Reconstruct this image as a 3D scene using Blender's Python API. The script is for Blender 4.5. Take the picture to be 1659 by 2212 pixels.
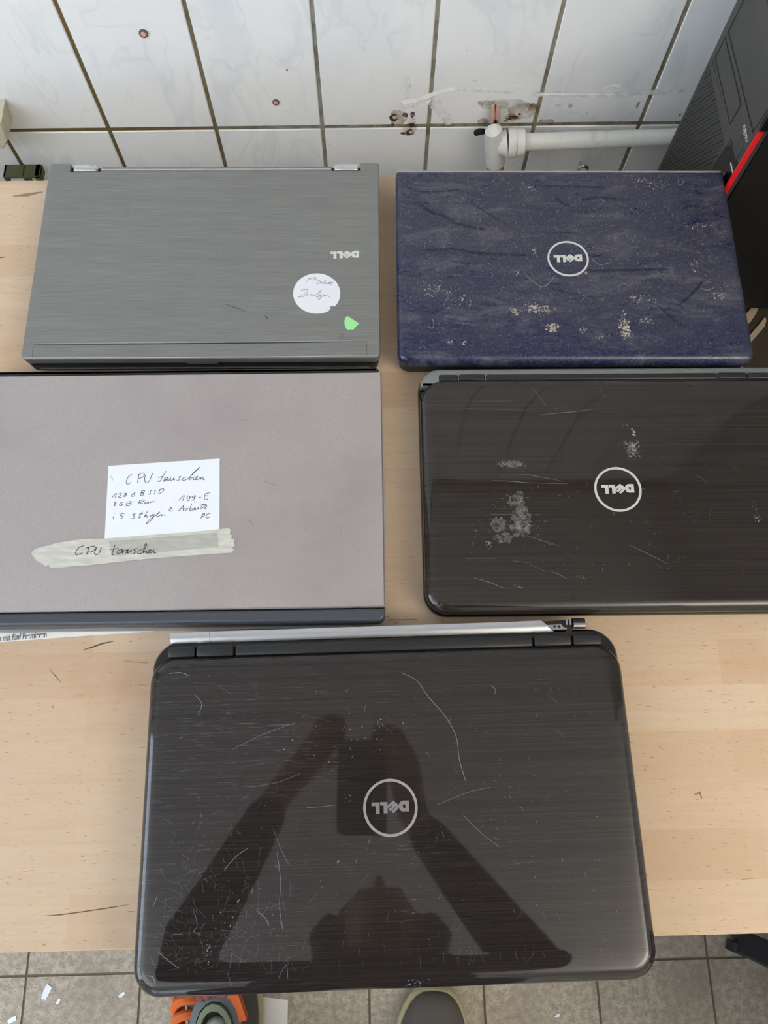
import bpy, bmesh, math, random
from mathutils import Vector, Matrix, Euler
SC = bpy.context.scene
COL = SC.collection
for o in list(bpy.data.objects):
    bpy.data.objects.remove(o)
PI = math.pi
T = 0.80                      # height of the bench top above the floor
IW, IH, FPX = 1659, 2212, 1688.13

# ------------------------------------------------------------------ camera
cd = bpy.data.cameras.new('camera')
cam = bpy.data.objects.new('camera', cd)
COL.objects.link(cam)
cam.location = (0, 0, T + 0.7575)
cam.rotation_euler = (0.3147, -0.0070, -0.0215)
cd.sensor_fit = 'VERTICAL'
cd.sensor_height = 36.0
cd.lens = FPX / IH * 36.0
cd.clip_start = 0.005
SC.camera = cam
CR = Euler((0.3147, -0.0070, -0.0215)).to_matrix()
CO = Vector((0, 0, T + 0.7575))
def ray(px, py):
    return CR @ Vector(((px - IW / 2) / FPX, -(py - IH / 2) / FPX, -1))
def U(px, py, z):             # where the sight line meets a height above the floor
    d = ray(px, py); return CO + d * ((z - CO.z) / d.z)
def UY(px, py, y):
    d = ray(px, py); return CO + d * (y / d.y)
def UX(px, py, x):
    d = ray(px, py); return CO + d * (x / d.x)

# ------------------------------------------------------------------ light and exposure
SC.view_settings.view_transform = 'Standard'
SC.view_settings.look = 'None'
SC.view_settings.gamma = 1
SC.view_settings.exposure = 0.27
wd = bpy.data.worlds.new('world'); SC.world = wd
wd.use_nodes = True
bg = wd.node_tree.nodes['Background']
bg.inputs[0].default_value = (0.95, 0.98, 1.0, 1)
bg.inputs[1].default_value = 0.60
def area(name, loc, rot, sx, sy, power, color):
    l = bpy.data.lights.new(name, 'AREA'); l.shape = 'RECTANGLE'
    l.size = sx; l.size_y = sy; l.energy = power; l.color = color
    o = bpy.data.objects.new(name, l); COL.objects.link(o)
    o.location = loc; o.rotation_euler = rot
    return o
# daylight through the window behind the photographer, the two ceiling lamps, and added uplights
area('window_daylight', (-2.5, -0.75, 1.70), (0, math.radians(-90), 0), 1.5, 1.8, 20, (0.78, 0.89, 1.0))
for lx, ly, pw, uw, lc in ((1.60, -0.95, 12, 56, (1.0, 0.91, 0.79)), (-1.40, -1.05, 1.0, 18, (0.94, 0.97, 1.0))):
    area('lamp_light', (lx, ly, 1.96), (0, 0, 0), 1.4, 0.16, pw, lc)                      # downwards
    area('ceiling_fill_uplight', (lx, ly, 2.09), (math.radians(180), 0, 0), 1.4, 0.16, uw, lc)    # upwards, added to brighten the ceiling

# ------------------------------------------------------------------ materials
def lin(v):
    v /= 255.0
    return v / 12.92 if v <= 0.04045 else ((v + 0.055) / 1.055) ** 2.4
def rgb(r, g, b):
    return (lin(r), lin(g), lin(b), 1)
MATS = {}
def M(name, col, rough=0.5, metal=0.0, coat=0.0, alpha=1.0, emit=None, spec=0.5):
    m = bpy.data.materials.new(name); m.use_nodes = True
    p = m.node_tree.nodes['Principled BSDF']
    p.inputs['Base Color'].default_value = rgb(*col)
    p.inputs['Roughness'].default_value = rough
    p.inputs['Metallic'].default_value = metal
    p.inputs['Coat Weight'].default_value = coat
    p.inputs['Coat Roughness'].default_value = 0.05
    p.inputs['Alpha'].default_value = alpha
    p.inputs['Specular IOR Level'].default_value = spec
    if emit:
        p.inputs['Emission Color'].default_value = rgb(*col); p.inputs['Emission Strength'].default_value = emit
    MATS[name] = m
    return m
class G:
    """small helper around a material's node tree"""
    def __init__(s, m):
        s.m = m; s.t = m.node_tree; s.p = s.t.nodes['Principled BSDF']
        s.co = s.t.nodes.new('ShaderNodeTexCoord').outputs['Object']
    def link(s, a, b): s.t.links.new(a, b)
    def mapping(s, scale=(1, 1, 1), rot=(0, 0, 0), loc=(0, 0, 0)):
        n = s.t.nodes.new('ShaderNodeMapping'); s.link(s.co, n.inputs[0])
        n.inputs['Scale'].default_value = scale; n.inputs['Rotation'].default_value = rot; n.inputs['Location'].default_value = loc
        return n.outputs[0]
    def noise(s, vec, scale, detail=4, rough=0.55, dist=0.0):
        n = s.t.nodes.new('ShaderNodeTexNoise'); s.link(vec, n.inputs['Vector'])
        n.inputs['Scale'].default_value = scale; n.inputs['Detail'].default_value = detail
        n.inputs['Roughness'].default_value = rough; n.inputs['Distortion'].default_value = dist
        return n.outputs['Fac']
    def ramp(s, fac, stops):
        n = s.t.nodes.new('ShaderNodeValToRGB'); s.link(fac, n.inputs[0])
        e = n.color_ramp.elements
        while len(e) < len(stops): e.new(0.5)
        for k, (pos, c) in enumerate(stops):
            e[k].position = pos; e[k].color = c if len(c) == 4 else rgb(*c)
        return n.outputs['Color']
    def bw(s, fac, a, b): return s.ramp(fac, [(a, (0, 0, 0, 1)), (b, (1, 1, 1, 1))])
    def mix(s, fac, a, b, mode='MIX'):
        n = s.t.nodes.new('ShaderNodeMix'); n.data_type = 'RGBA'; n.blend_type = mode
        for v, i in ((fac, 0), (a, 6), (b, 7)):
            if hasattr(v, 'is_output'): s.link(v, n.inputs[i])
            elif i == 0: n.inputs[0].default_value = v
            else: n.inputs[i].default_value = v if len(v) == 4 else rgb(*v)
        return n.outputs[2]
    def math(s, op, a, b=0.0):
        n = s.t.nodes.new('ShaderNodeMath'); n.operation = op
        for v, i in ((a, 0), (b, 1)):
            if hasattr(v, 'is_output'): s.link(v, n.inputs[i])
            else: n.inputs[i].default_value = v
        return n.outputs[0]
    def sep(s):
        n = s.t.nodes.new('ShaderNodeSeparateXYZ'); s.link(s.co, n.inputs[0]); return n.outputs
    def color(s, c): s.link(c, s.p.inputs['Base Color'])
    def rough(s, c): s.link(c, s.p.inputs['Roughness'])
    def bump(s, h, strength=0.3, dist=0.001):
        n = s.t.nodes.new('ShaderNodeBump'); s.link(h, n.inputs['Height'])
        n.inputs['Strength'].default_value = strength; n.inputs['Distance'].default_value = dist
        s.link(n.outputs[0], s.p.inputs['Normal'])

# beech block-board
m = M('beech_block_board', (214, 184, 150), 0.55, spec=0.3); g = G(m)
RH = (U(100, 1412, T).y - U(100, 1936, T).y) / 5
BY0 = U(100, 1412, T).y - 0.26            # seams in bench coordinates
br = g.t.nodes.new('ShaderNodeTexBrick'); g.link(g.mapping((1, 1, 1), loc=(0.1275 + 0.0, -BY0 + 40 * RH, 0)), br.inputs[0])
br.inputs['Scale'].default_value = 1; br.inputs['Brick Width'].default_value = 0.44; br.inputs['Row Height'].default_value = RH
br.inputs['Mortar Size'].default_value = 0.0002; br.offset = 0.37; br.inputs['Bias'].default_value = 0.0
br.inputs['Color1'].default_value = rgb(196, 168, 140); br.inputs['Color2'].default_value = rgb(208, 186, 160)
br.inputs['Mortar'].default_value = rgb(206, 170, 130)
grain = g.noise(g.mapping((9, 130, 40)), 1.0, 6, 0.65, 0.6)
c = g.mix(g.math('MULTIPLY', g.bw(grain, 0.46, 0.8), 0.5), br.outputs['Color'], (190, 154, 118))
fleck = g.noise(g.mapping((110, 1000, 200)), 1.0, 2, 0.5)
c = g.mix(g.bw(fleck, 0.66, 0.74), c, (150, 110, 78))
blot = g.noise(g.mapping((6, 9, 6)), 1.0, 5, 0.6)
c = g.mix(g.bw(blot, 0.55, 0.85), c, (184, 146, 112))
g.color(c); g.bump(fleck, 0.08, 0.0005)
# glazed wall tile: faint grey marbling, the same drift on every tile
m = M('marbled_tile', (205, 205, 200), 0.16, spec=0.4); g = G(m)
v1 = g.noise(g.mapping((14, 1, 7), rot=(0, math.radians(-28), 0)), 1.0, 3, 0.5, 0.9)
band = g.math('ABSOLUTE', g.math('SUBTRACT', v1, 0.5))
vein = g.ramp(band, [(0.0, (1, 1, 1, 1)), (0.035, (0, 0, 0, 1))])
v2 = g.noise(g.mapping((9, 1, 5), rot=(0, math.radians(-28), 0), loc=(3, 0, 1)), 1.0, 2, 0.5, 0.4)
c = g.mix(g.math('MULTIPLY', vein, g.bw(v2, 0.42, 0.62)), (230, 231, 231), (214, 217, 219))
c = g.mix(g.bw(v2, 0.52, 0.7), c, (218, 221, 224))
g.color(c)
m = M('tile_grout', (120, 105, 80), 0.9); g = G(m)
xr = g.math('ADD', g.math('MULTIPLY', g.sep()[0], 0.7), 0.5)
c = g.ramp(xr, [(0.0, (92, 80, 42)), (0.33, (104, 84, 40)), (0.42, (138, 136, 128)), (0.6, (140, 132, 116)), (1.0, (140, 124, 100))])
gn = g.noise(g.mapping((60, 60, 60)), 1, 4)
g.color(g.mix(g.bw(gn, 0.45, 0.7), c, (88, 78, 52)))
# floor tile
m = M('speckled_floor_tile', (160, 148, 132), 0.55); g = G(m)
n1 = g.noise(g.mapping((90, 90, 90)), 1, 3, 0.6); n2 = g.noise(g.mapping((380, 380, 380)), 1, 2)
c = g.mix(g.bw(n1, 0.4, 0.62), (150, 138, 122), (176, 165, 149)); c = g.mix(g.bw(n2, 0.58, 0.68), c, (112, 100, 84))
n3 = g.noise(g.mapping((5, 5, 5)), 1, 4); g.color(g.mix(g.bw(n3, 0.5, 0.75), c, (128, 116, 100)))
M('floor_grout', (104, 92, 74), 0.9)
M('plaster', (240, 240, 238), 0.9); M('grey_wall_paint', (150, 146, 140), 0.8)
# brushed aluminium lid
m = M('brushed_grey_aluminium', (138, 138, 136), 0.42, 0.65); g = G(m)
s1 = g.noise(g.mapping((22, 900, 1)), 1, 4, 0.65); s2 = g.noise(g.mapping((6, 90, 1)), 1, 3, 0.5)
c = g.mix(g.bw(s1, 0.3, 0.7), (124, 124, 122), (146, 146, 144)); c = g.mix(g.math('MULTIPLY', g.bw(s2, 0.35, 0.75), 0.5), c, (124, 123, 121)); g.color(c)
m = M('satin_silver_lid', (196, 188, 184), 0.44, 0.75); g = G(m)
s1 = g.noise(g.mapping((900, 900, 900)), 1, 2); s2 = g.noise(g.mapping((9, 12, 9)), 1, 4)
c = g.mix(g.bw(s1, 0.3, 0.7), (176, 168, 166), (188, 180, 178)); c = g.mix(g.bw(s2, 0.5, 0.8), c, (172, 162, 163)); g.color(c)
# glossy black-brown lids with fine stripes
def gloss(name, a, b, rough):
    m = M(name, a, rough, spec=0.46); g = G(m)
    s1 = g.noise(g.mapping((2.2, 900, 1)), 1, 3, 0.6); s2 = g.noise(g.mapping((2.5, 90, 1)), 1, 3, 0.6)
    c = g.mix(g.bw(s1, 0.35, 0.65), a, b); c = g.mix(g.bw(s2, 0.5, 0.75), c, a); g.color(c)
    sm = g.noise(g.mapping((11, 11, 11)), 1, 5, 0.65)
    g.rough(g.ramp(sm, [(0.55, (rough, rough, rough, 1)), (0.8, (rough * 2.2,) * 3 + (1,))]))
    return m
gloss('glossy_striped_black', (36, 31, 28), (50, 45, 41), 0.03)
gloss('scratched_striped_black', (34, 30, 29), (50, 45, 42), 0.03)
m = MATS['scratched_striped_black']; g = G(m)
old = g.p.inputs['Base Color'].links[0].from_socket
fa = g.bw(g.noise(g.mapping((38, 900, 1), rot=(0, 0, 0.65)), 1, 2, 0.6), 0.62, 0.72); fb = g.bw(g.noise(g.mapping((38, 900, 1), rot=(0, 0, -0.5)), 1, 2, 0.6), 0.63, 0.73)
mk = g.bw(g.noise(g.mapping((9, 11, 1)), 1, 3, 0.55), 0.40, 0.66)
lx_ = g.ramp(g.math('ADD', g.math('MULTIPLY', g.sep()[0], -2.4), 0.5), [(0.2, (0.12,) * 3 + (1,)), (0.85, (1, 1, 1, 1))])
ff = g.math('MULTIPLY', g.math('MULTIPLY', g.math('MAXIMUM', fa, fb), mk), g.math('MULTIPLY', lx_, 0.5))
g.color(g.mix(ff, old, (118, 122, 136)))
# dusty navy lid
m = M('dusty_navy_lid', (40, 44, 76), 0.3, spec=0.5); g = G(m)
d1 = g.noise(g.mapping((9, 20, 8), rot=(0, 0, 0.45)), 1, 9, 0.72, 1.2)
d2 = g.noise(g.mapping((34, 110, 30), rot=(0, 0, -0.35)), 1, 7, 0.75, 1.0)
d3 = g.noise(g.mapping((420, 420, 420)), 1, 3, 0.7)
f = g.math('ADD', g.math('MULTIPLY', g.bw(d1, 0.40, 0.66), 0.6), g.math('MULTIPLY', g.bw(d2, 0.40, 0.70), 0.5))
# cleaner towards the front edge where it has been wiped
fy = g.ramp(g.math('ADD', g.math('MULTIPLY', g.sep()[1], 4.0), 0.5), [(0.05, (0.25,) * 3 + (1,)), (0.45, (1, 1, 1, 1))])
f = g.math('MULTIPLY', f, fy)
c = g.mix(f, (21, 27, 62), (62, 62, 71))
d4 = g.noise(g.mapping((16, 44, 16), rot=(0, 0, 0.6)), 1, 10, 0.8, 0.7); d5 = g.noise(g.mapping((5, 46, 5), rot=(0, 0, 0.28)), 1, 5, 0.6, 0.9)
c = g.mix(g.math('MULTIPLY', g.bw(d5, 0.57, 0.68), 0.75), c, (26, 30, 58))
c = g.mix(g.math('MULTIPLY', g.bw(d4, 0.51, 0.74), 0.55), c, (122, 119, 120))
c = g.mix(g.math('MULTIPLY', g.bw(d3, 0.5, 0.72), 0.4), c, (116, 114, 118)); g.color(c)
g.rough(g.ramp(f, [(0.0, (0.16,) * 3 + (1,)), (0.6, (0.7,) * 3 + (1,))])); g.bump(d2, 0.15, 0.0006)
m = M('navy_rim', (24, 34, 92), 0.16)
M('lint', (168, 158, 146), 0.95); M('fibre', (166, 163, 166), 0.9, alpha=0.85); M('wipe_streak', (34, 36, 64), 0.35, alpha=0.75)
M('black_plastic', (26, 26, 28), 0.4); M('matte_black', (18, 18, 19), 0.65); M('gloss_black', (12, 12, 13), 0.1)
M('slate_plastic', (62, 66, 74), 0.42); M('charcoal_plastic', (60, 60, 62), 0.5)
M('chrome', (205, 207, 208), 0.16, 1.0); M('satin_chrome', (196, 197, 201), 0.34, 1.0); M('dark_metal', (64, 58, 56), 0.3, 0.9)
M('dark_chrome', (168, 165, 172), 0.34, 1.0); M('emblem_silver', (214, 214, 208), 0.35, 0.4)
M('base_grey', (128, 130, 130), 0.38, 0.5)
M('scratch', (176, 180, 190), 0.6, alpha=0.55); M('faint_scratch', (150, 148, 146), 0.6, alpha=0.3); M('smear', (150, 146, 142), 0.8, alpha=0.5)
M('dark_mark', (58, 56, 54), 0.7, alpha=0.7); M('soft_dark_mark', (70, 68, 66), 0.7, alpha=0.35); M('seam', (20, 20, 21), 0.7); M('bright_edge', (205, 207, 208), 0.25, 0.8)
M('paper', (228, 233, 240), 0.8); M('sticker_white', (222, 222, 230), 0.6); M('pencil', (84, 86, 98), 0.8, alpha=0.8); M('ink', (44, 46, 54), 0.7)
M('green_sticker', (150, 222, 148), 0.6)
m = M('masking_tape', (196, 196, 186), 0.75); g = G(m); n = g.noise(g.mapping((60, 260, 60)), 1, 4); g.color(g.mix(g.bw(n, 0.4, 0.7), (186, 186, 177), (208, 207, 196)))
M('grey_backing', (182, 183, 178), 0.8, alpha=0.35)
M('newsprint', (232, 230, 224), 0.85); M('print_grey', (110, 110, 112), 0.8)
M('wall_paint', (252, 252, 250), 0.5, alpha=0.8); M('thin_paint', (250, 250, 249), 0.5, alpha=0.4)
M('brown_stain', (146, 106, 36), 0.85, alpha=0.45); M('rust', (84, 48, 18), 0.9, alpha=0.85); M('hole_dark', (58, 44, 34), 0.95); M('grime', (150, 140, 116), 0.9, alpha=0.35)
m = M('painted_pipe', (222, 222, 216), 0.4); g = G(m); n = g.noise(g.mapping((45, 45, 45)), 1, 6, 0.7); g.color(g.mix(g.bw(n, 0.55, 0.8), (224, 224, 218), (180, 172, 152))); g.bump(n, 0.25, 0.001)
M('raw_mortar', (150, 142, 124), 0.95)
for nm_, sc_, lo_, hi_, al_ in (('brown_stain', 70, 0.36, 0.72, 0.75), ('grime', 60, 0.36, 0.75, 0.5), ('thin_paint', 90, 0.2, 0.6, 0.7), ('wall_paint', 130, 0.12, 0.42, 0.97), ('rust', 160, 0.3, 0.55, 0.9), ('smear', 260, 0.38, 0.66, 0.55), ('wipe_streak', 90, 0.25, 0.62, 0.62)):
    g = G(MATS[nm_]); n = g.noise(g.mapping((sc_,) * 3), 1, 6, 0.72, 0.4); g.link(g.math('MULTIPLY', g.bw(n, lo_, hi_), al_), g.p.inputs['Alpha'])
M('wall_plug', (200, 160, 148), 0.7); M('plug_dark', (112, 76, 70), 0.8)
M('bay_plastic', (66, 64, 62), 0.5); M('tower_front', (66, 64, 62), 0.5); M('tower_side', (16, 16, 17), 0.45); M('tower_gloss', (9, 9, 10), 0.12)
M('red_strip', (214, 24, 30), 0.35); M('lettering_white', (214, 214, 210), 0.5); M('dusty_top', (104, 96, 84), 0.75)
M('olive_plastic', (84, 88, 52), 0.6); M('beige_plastic', (198, 192, 168), 0.55); M('lit_board_beige', (172, 156, 130), 0.8)
M('dark_board', (56, 46, 36), 0.7); M('steel_grey', (88, 90, 92), 0.4, 0.6)
M('skin', (196, 150, 124), 0.55); M('hair', (52, 40, 32), 0.6); M('navy_cloth', (38, 40, 62), 0.9); M('denim', (48, 56, 78), 0.9)
M('shoe_grey', (84, 80, 74), 0.85); M('shoe_sole', (186, 178, 140), 0.7); M('shoe_orange', (204, 98, 40), 0.8); M('shoe_tongue', (100, 108, 110), 0.85); M('shoe_lining', (120, 128, 104), 0.9); M('sock', (188, 196, 196), 0.95)
M('lace_red', (140, 70, 64), 0.85)
M('phone_black', (14, 14, 16), 0.2); M('lamp_tube', (255, 246, 228), 0.4, emit=6.0); M('lamp_housing', (226, 226, 222), 0.5)
M('window_frame', (230, 230, 226), 0.5); M('daylight_pane', (214, 232, 255), 0.1, emit=2.2)
M('chair_black', (22, 22, 23), 0.6); M('chair_fabric', (30, 30, 32), 0.95)

# ------------------------------------------------------------------ mesh helpers
def tag(o, label=None, cat=None, group=None, kind=None):
    if label: o['label'] = label
    if cat: o['category'] = cat
    if group: o['group'] = group
    if kind: o['kind'] = kind
    return o
def obj(name, bm, mats, parent=None, smooth=False, label=None, angle=40):
    bmesh.ops.recalc_face_normals(bm, faces=bm.faces[:]) if not getattr(bm, 'tag_keep', False) else None
    me = bpy.data.meshes.new(name); bm.to_mesh(me); bm.free()
    if isinstance(mats, str): mats = [mats]
    for k in mats: me.materials.append(MATS[k])
    if smooth:
        for p in me.polygons: p.use_smooth = True
        me.set_sharp_from_angle(angle=math.radians(angle))
    o = bpy.data.objects.new(name, me); COL.objects.link(o)
    if parent: o.parent = parent
    if label: o['label'] = label
    return o
def empty(name, loc, rz=0.0, label=None, cat=None, group=None):
    o = bpy.data.objects.new(name, None); COL.objects.link(o); o.empty_display_size = 0.05
    o.location = loc; o.rotation_euler = (0, 0, rz)
    return tag(o, label, cat, group)
def box(bm, x0, x1, y0, y1, z0, z1, bev=0.0, mi=0, seg=2):
    r = bmesh.ops.create_cube(bm, size=1.0, matrix=Matrix.Translation(((x0 + x1) / 2, (y0 + y1) / 2, (z0 + z1) / 2)) @ Matrix.Diagonal((x1 - x0, y1 - y0, z1 - z0, 1)))
    vs = r['verts']; fs = {f for v in vs for f in v.link_faces}
    if bev:
        es = {e for v in vs for e in v.link_edges}
        r2 = bmesh.ops.bevel(bm, geom=list(es), offset=bev, segments=seg, profile=0.5, affect='EDGES')
        fs = set(r2['faces']) | {f for f in fs if f.is_valid}
    for f in fs: f.material_index = mi
    return fs
def rrect(x0, x1, y0, y1, r, n=8):
    """rounded rectangle, anticlockwise from the front-left corner; r = (fl, fr, rr, rl)"""
    if not isinstance(r, (tuple, list)): r = (r,) * 4
    pts = []
    for (cx, cy, a0), q in zip(((x0, y0, PI), (x1, y0, 1.5 * PI), (x1, y1, 0), (x0, y1, 0.5 * PI)), r):
        q = max(q, 1e-5)
        ox = cx + (q if cx == x0 else -q); oy = cy + (q if cy == y0 else -q)
        for k in range(n + 1):
            a = a0 + 0.5 * PI * k / n
            pts.append((ox + q * math.cos(a), oy + q * math.sin(a)))
    return pts
def loft(bm, rings, mi=0, cap=True, closed=True):
    vr = [[bm.verts.new(p) for p in r] for r in rings]
    n = len(vr[0])
    for a, b in zip(vr, vr[1:]):
        for k in range(n if closed else n - 1):
            f = bm.faces.new((a[k], a[(k + 1) % n], b[(k + 1) % n], b[k])); f.material_index = mi
    if cap:
        f = bm.faces.new(list(reversed(vr[0]))); f.material_index = mi
        f = bm.faces.new(vr[-1]); f.material_index = mi
    return vr
def slab(bm, x0, x1, y0, y1, r, prof, mi=0, n=8):
    """prof: list of (inset, z)"""
    if not isinstance(r, (tuple, list)): r = (r,) * 4
    rings = []
    for e, z in prof:
        rings.append([(x, y, z) for x, y in rrect(x0 + e, x1 - e, y0 + e, y1 - e, tuple(max(q - e, 0.0004) for q in r), n)])
    loft(bm, rings, mi)
def roundprof(z0, z1, r, under=0.0015, k=6):
    p = [(under, z0), (0, z0 + under)]
    for i in range(k + 1):
        a = 0.5 * PI * i / k
        p.append((r * (1 - math.cos(a)), z1 - r + r * math.sin(a)))
    return p
def ribbon(bm, pts, w, z, mi, taper=False):
    """flat stroke through 2-D points at height z"""
    pts = [Vector((p[0], p[1])) for p in pts]
    L, Rr = [], []
    for i, p in enumerate(pts):
        a = pts[max(i - 1, 0)]; b = pts[min(i + 1, len(pts) - 1)]
        d = (b - a); d = d.normalized() if d.length > 1e-9 else Vector((1, 0))
        nn = Vector((-d.y, d.x)) * (w / 2) * ((0.3 if i in (0, len(pts) - 1) else 1.0) if taper else 1.0)
        L.append(bm.verts.new((p.x + nn.x, p.y + nn.y, z))); Rr.append(bm.verts.new((p.x - nn.x, p.y - nn.y, z)))
    for i in range(len(pts) - 1):
        f = bm.faces.new((Rr[i], Rr[i + 1], L[i + 1], L[i])); f.material_index = mi
def poly(bm, pts, z, mi):
    f = bm.faces.new([bm.verts.new((p[0], p[1], z)) for p in pts]); f.material_index = mi
    return f
def plate(bm, pts, z0, z1, mi=0):
    loft(bm, [[(p[0], p[1], z0) for p in pts], [(p[0], p[1], z1) for p in pts]], mi)
def smooth_pts(pts, n=6):
    """Catmull-Rom through the points"""
    pts = [Vector(p) for p in pts]
    if len(pts) < 3: return pts
    out = []
    for i in range(len(pts) - 1):
        p0 = pts[max(i - 1, 0)]; p1 = pts[i]; p2 = pts[i + 1]; p3 = pts[min(i + 2, len(pts) - 1)]
        for k in range(n):
            t = k / n
            out.append(0.5 * ((2 * p1) + (p2 - p0) * t + (2 * p0 - 5 * p1 + 4 * p2 - p3) * t * t + (3 * p1 - p0 - 3 * p2 + p3) * t ** 3))
    out.append(pts[-1]); return out
def tube(bm, pts, radii, n=12, mi=0, cap=True):
    pts = [Vector(p) for p in pts]
    if not isinstance(radii, (list, tuple)): radii = [radii] * len(pts)
    rings = []; up = None
    for i, p in enumerate(pts):
        d = (pts[min(i + 1, len(pts) - 1)] - pts[max(i - 1, 0)]).normalized()
        if up is None: up = Vector((0, 0, 1)) if abs(d.z) < 0.9 else Vector((1, 0, 0))
        s = d.cross(up).normalized(); up = s.cross(d).normalized()
        rings.append([p + (s * math.cos(a) + up * math.sin(a)) * radii[i] for a in [2 * PI * k / n for k in range(n)]])
    loft(bm, rings, mi, cap)
def ball(bm, c, r, mi=0, sc=(1, 1, 1), seg=12):
    res = bmesh.ops.create_uvsphere(bm, u_segments=seg, v_segments=max(6, seg // 2 + 2), radius=r, matrix=Matrix.Translation(c) @ Matrix.Diagonal((*sc, 1)))
    for v in res['verts']:
        for f in v.link_faces: f.material_index = mi
def text_mesh(s, size, ext=0.0, bold=0.0):
    cu = bpy.data.curves.new('t', 'FONT'); cu.body = s; cu.size = size; cu.extrude = ext; cu.offset = bold; cu.align_x = 'CENTER'; cu.align_y = 'CENTER'
    o = bpy.data.objects.new('t', cu); COL.objects.link(o)
    dg = bpy.context.evaluated_depsgraph_get()
    me = bpy.data.meshes.new_from_object(o.evaluated_get(dg))
    bm = bmesh.new(); bm.from_mesh(me)
    bpy.data.objects.remove(o); bpy.data.meshes.remove(me)
    for f in bm.faces: f.material_index = 0; f.smooth = False
    return bm

# ------------------------------------------------------------------ the setting
WY = 0.859                                  # tiled wall plane
GX0, GP = -0.3622, 0.15                     # first vertical joint, tile pitch
GZ, TH = T - 0.1238, 0.25                   # horizontal joint, tile height
bm = bmesh.new()
box(bm, -2.6, 2.4, WY + 0.0015, WY + 0.12, 0, 2.57, mi=1)
gw, gh = 0.0052, 0.0062
for i in range(-8, 15):
    for j in range(-3, 8):
        x0 = GX0 + i * GP + gw / 2; z0 = GZ + j * TH + gh / 2
        z1 = z0 + TH - gh
        if z0 < 0: z0 = 0.002
        if z1 > 2.64 or z1 - z0 < 0.01: continue
        box(bm, x0, x0 + GP - gw, WY, WY + 0.006, z0, z1, bev=0.0012, seg=1)
def wall_pt(px, py): p = UY(px, py, WY); return (p.x, p.z)
random.seed(5)
def wall_poly(pts, mi, lift):
    f = bm.faces.new([bm.verts.new((p[0], WY - lift, p[1])) for p in pts]); f.material_index = mi
def wall_blob(px, py, rx_, ry_, mi, lift=0.0004, n=18, j=0.3):
    c = wall_pt(px, py); e = wall_pt(px + rx_, py); h = wall_pt(px, py - ry_)
    a, b = abs(e[0] - c[0]), abs(h[1] - c[1])
    wall_poly([(c[0] + a * math.cos(t) * (k := 1 - random.random() * j), c[1] + b * math.sin(t) * k) for t in [2 * PI * q / n for q in range(n)]], mi, lift)
def wall_stroke(pts, w, mi, lift=0.0005):
    P = [Vector((*wall_pt(*p),)) for p in pts]; P = smooth_pts(P, 5); a, b = [], []
    for i, p in enumerate(P):
        d = (P[min(i + 1, len(P) - 1)] - P[max(i - 1, 0)]).normalized()
        ww = w * (0.5 + 0.5 * random.random()) * 0.5 * (0.35 if i in (0, len(P) - 1) else 1)
        a.append(p + Vector((-d.y, d.x)) * ww); b.append(p - Vector((-d.y, d.x)) * ww)
    for i in range(len(P) - 1): wall_poly([b[i], b[i + 1], a[i + 1], a[i]], mi, lift)
# slots: 0 tile 1 grout 2 paint 3 thin paint 4 stain 5 rust 6 hole 7 grime
for pts, w, mi in [
    ([(868, 222), (905, 214), (950, 198), (985, 190)], 0.008, 2), ([(860, 232), (900, 222), (940, 205)], 0.014, 3),
    ([(985, 192), (1050, 197), (1110, 200)], 0.005, 3), ([(1010, 172), (1050, 178)], 0.004, 3), ([(1085, 186), (1130, 183)], 0.003, 2),
    ([(1150, 203), (1220, 204), (1300, 205), (1400, 200), (1480, 196)], 0.010, 3), ([(1165, 203), (1240, 203), (1330, 204)], 0.004, 2),
    ([(1303, 191), (1322, 184), (1340, 184), (1334, 189)], 0.003, 2), ([(1320, 187), (1339, 186)], 0.004, 2),
    ([(878, 165), (882, 195), (880, 215)], 0.012, 3), ([(935, 215), (950, 240), (975, 268)], 0.02, 3), ([(870, 218), (888, 226)], 0.006, 2),
    ([(930, 214), (926, 219), (920, 222)], 0.004, 2)]:
    wall_stroke(pts, w, mi, 0.00012 + 0.00006 * random.random())
for px, py, a, b, mi in [(1090, 225, 70, 14, 7), (1130, 240, 40, 22, 4), (1050, 222, 22, 8, 4), (1045, 262, 14, 8, 4), (1150, 232, 16, 10, 4),
                         (1110, 252, 22, 10, 4), (1232, 228, 6, 6, 4), (1378, 226, 4, 10, 4), (1268, 243, 3, 4, 7), (1205, 228, 8, 4, 7), (1180, 262, 22, 6, 4),
                         (1290, 265, 60, 5, 7), (860, 253, 22, 20, 4), (884, 280, 18, 16, 4), (890, 262, 10, 10, 4)]:
    wall_blob(px, py, a, b, mi, 0.0002 + 0.0001 * random.random())
for px, py, a, b in [(1108, 251, 12, 3), (1100, 256, 8, 3), (1122, 246, 4, 3), (1092, 261, 6, 3), (1116, 253, 3, 2)]:
    wall_blob(px, py, a, b, 5, 0.0004)
for px, py, a, b, mi in [(850, 254, 10, 9, 6), (849, 268, 5, 5, 5), (876, 248, 7, 6, 5), (891, 247, 6, 7, 5), (889, 270, 8, 6, 6), (886, 285, 9, 8, 6), (870, 288, 7, 3, 5), (620, 151, 2, 3, 6), (1539 - 70, 248, 2, 4, 6)]:
    wall_blob(px, py, a, b, mi, 0.0004, 12, 0.35)
for px, py in [(102, 39), (488, 32), (487, 58), (300, 138), (240, 267), (55, 215), (712, 313), (1160, 65), (1008, 110), (980, 228)]:
    wall_blob(px, py, 1.6, 1.6, 7, 0.0006, 7)
tag(obj('wall_back', bm, ['marbled_tile', 'tile_grout', 'wall_paint', 'thin_paint', 'brown_stain', 'rust', 'hole_dark', 'grime']), 'wall of off-white marbled tiles with brown joints behind the workbench', 'wall', kind='structure')

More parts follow.
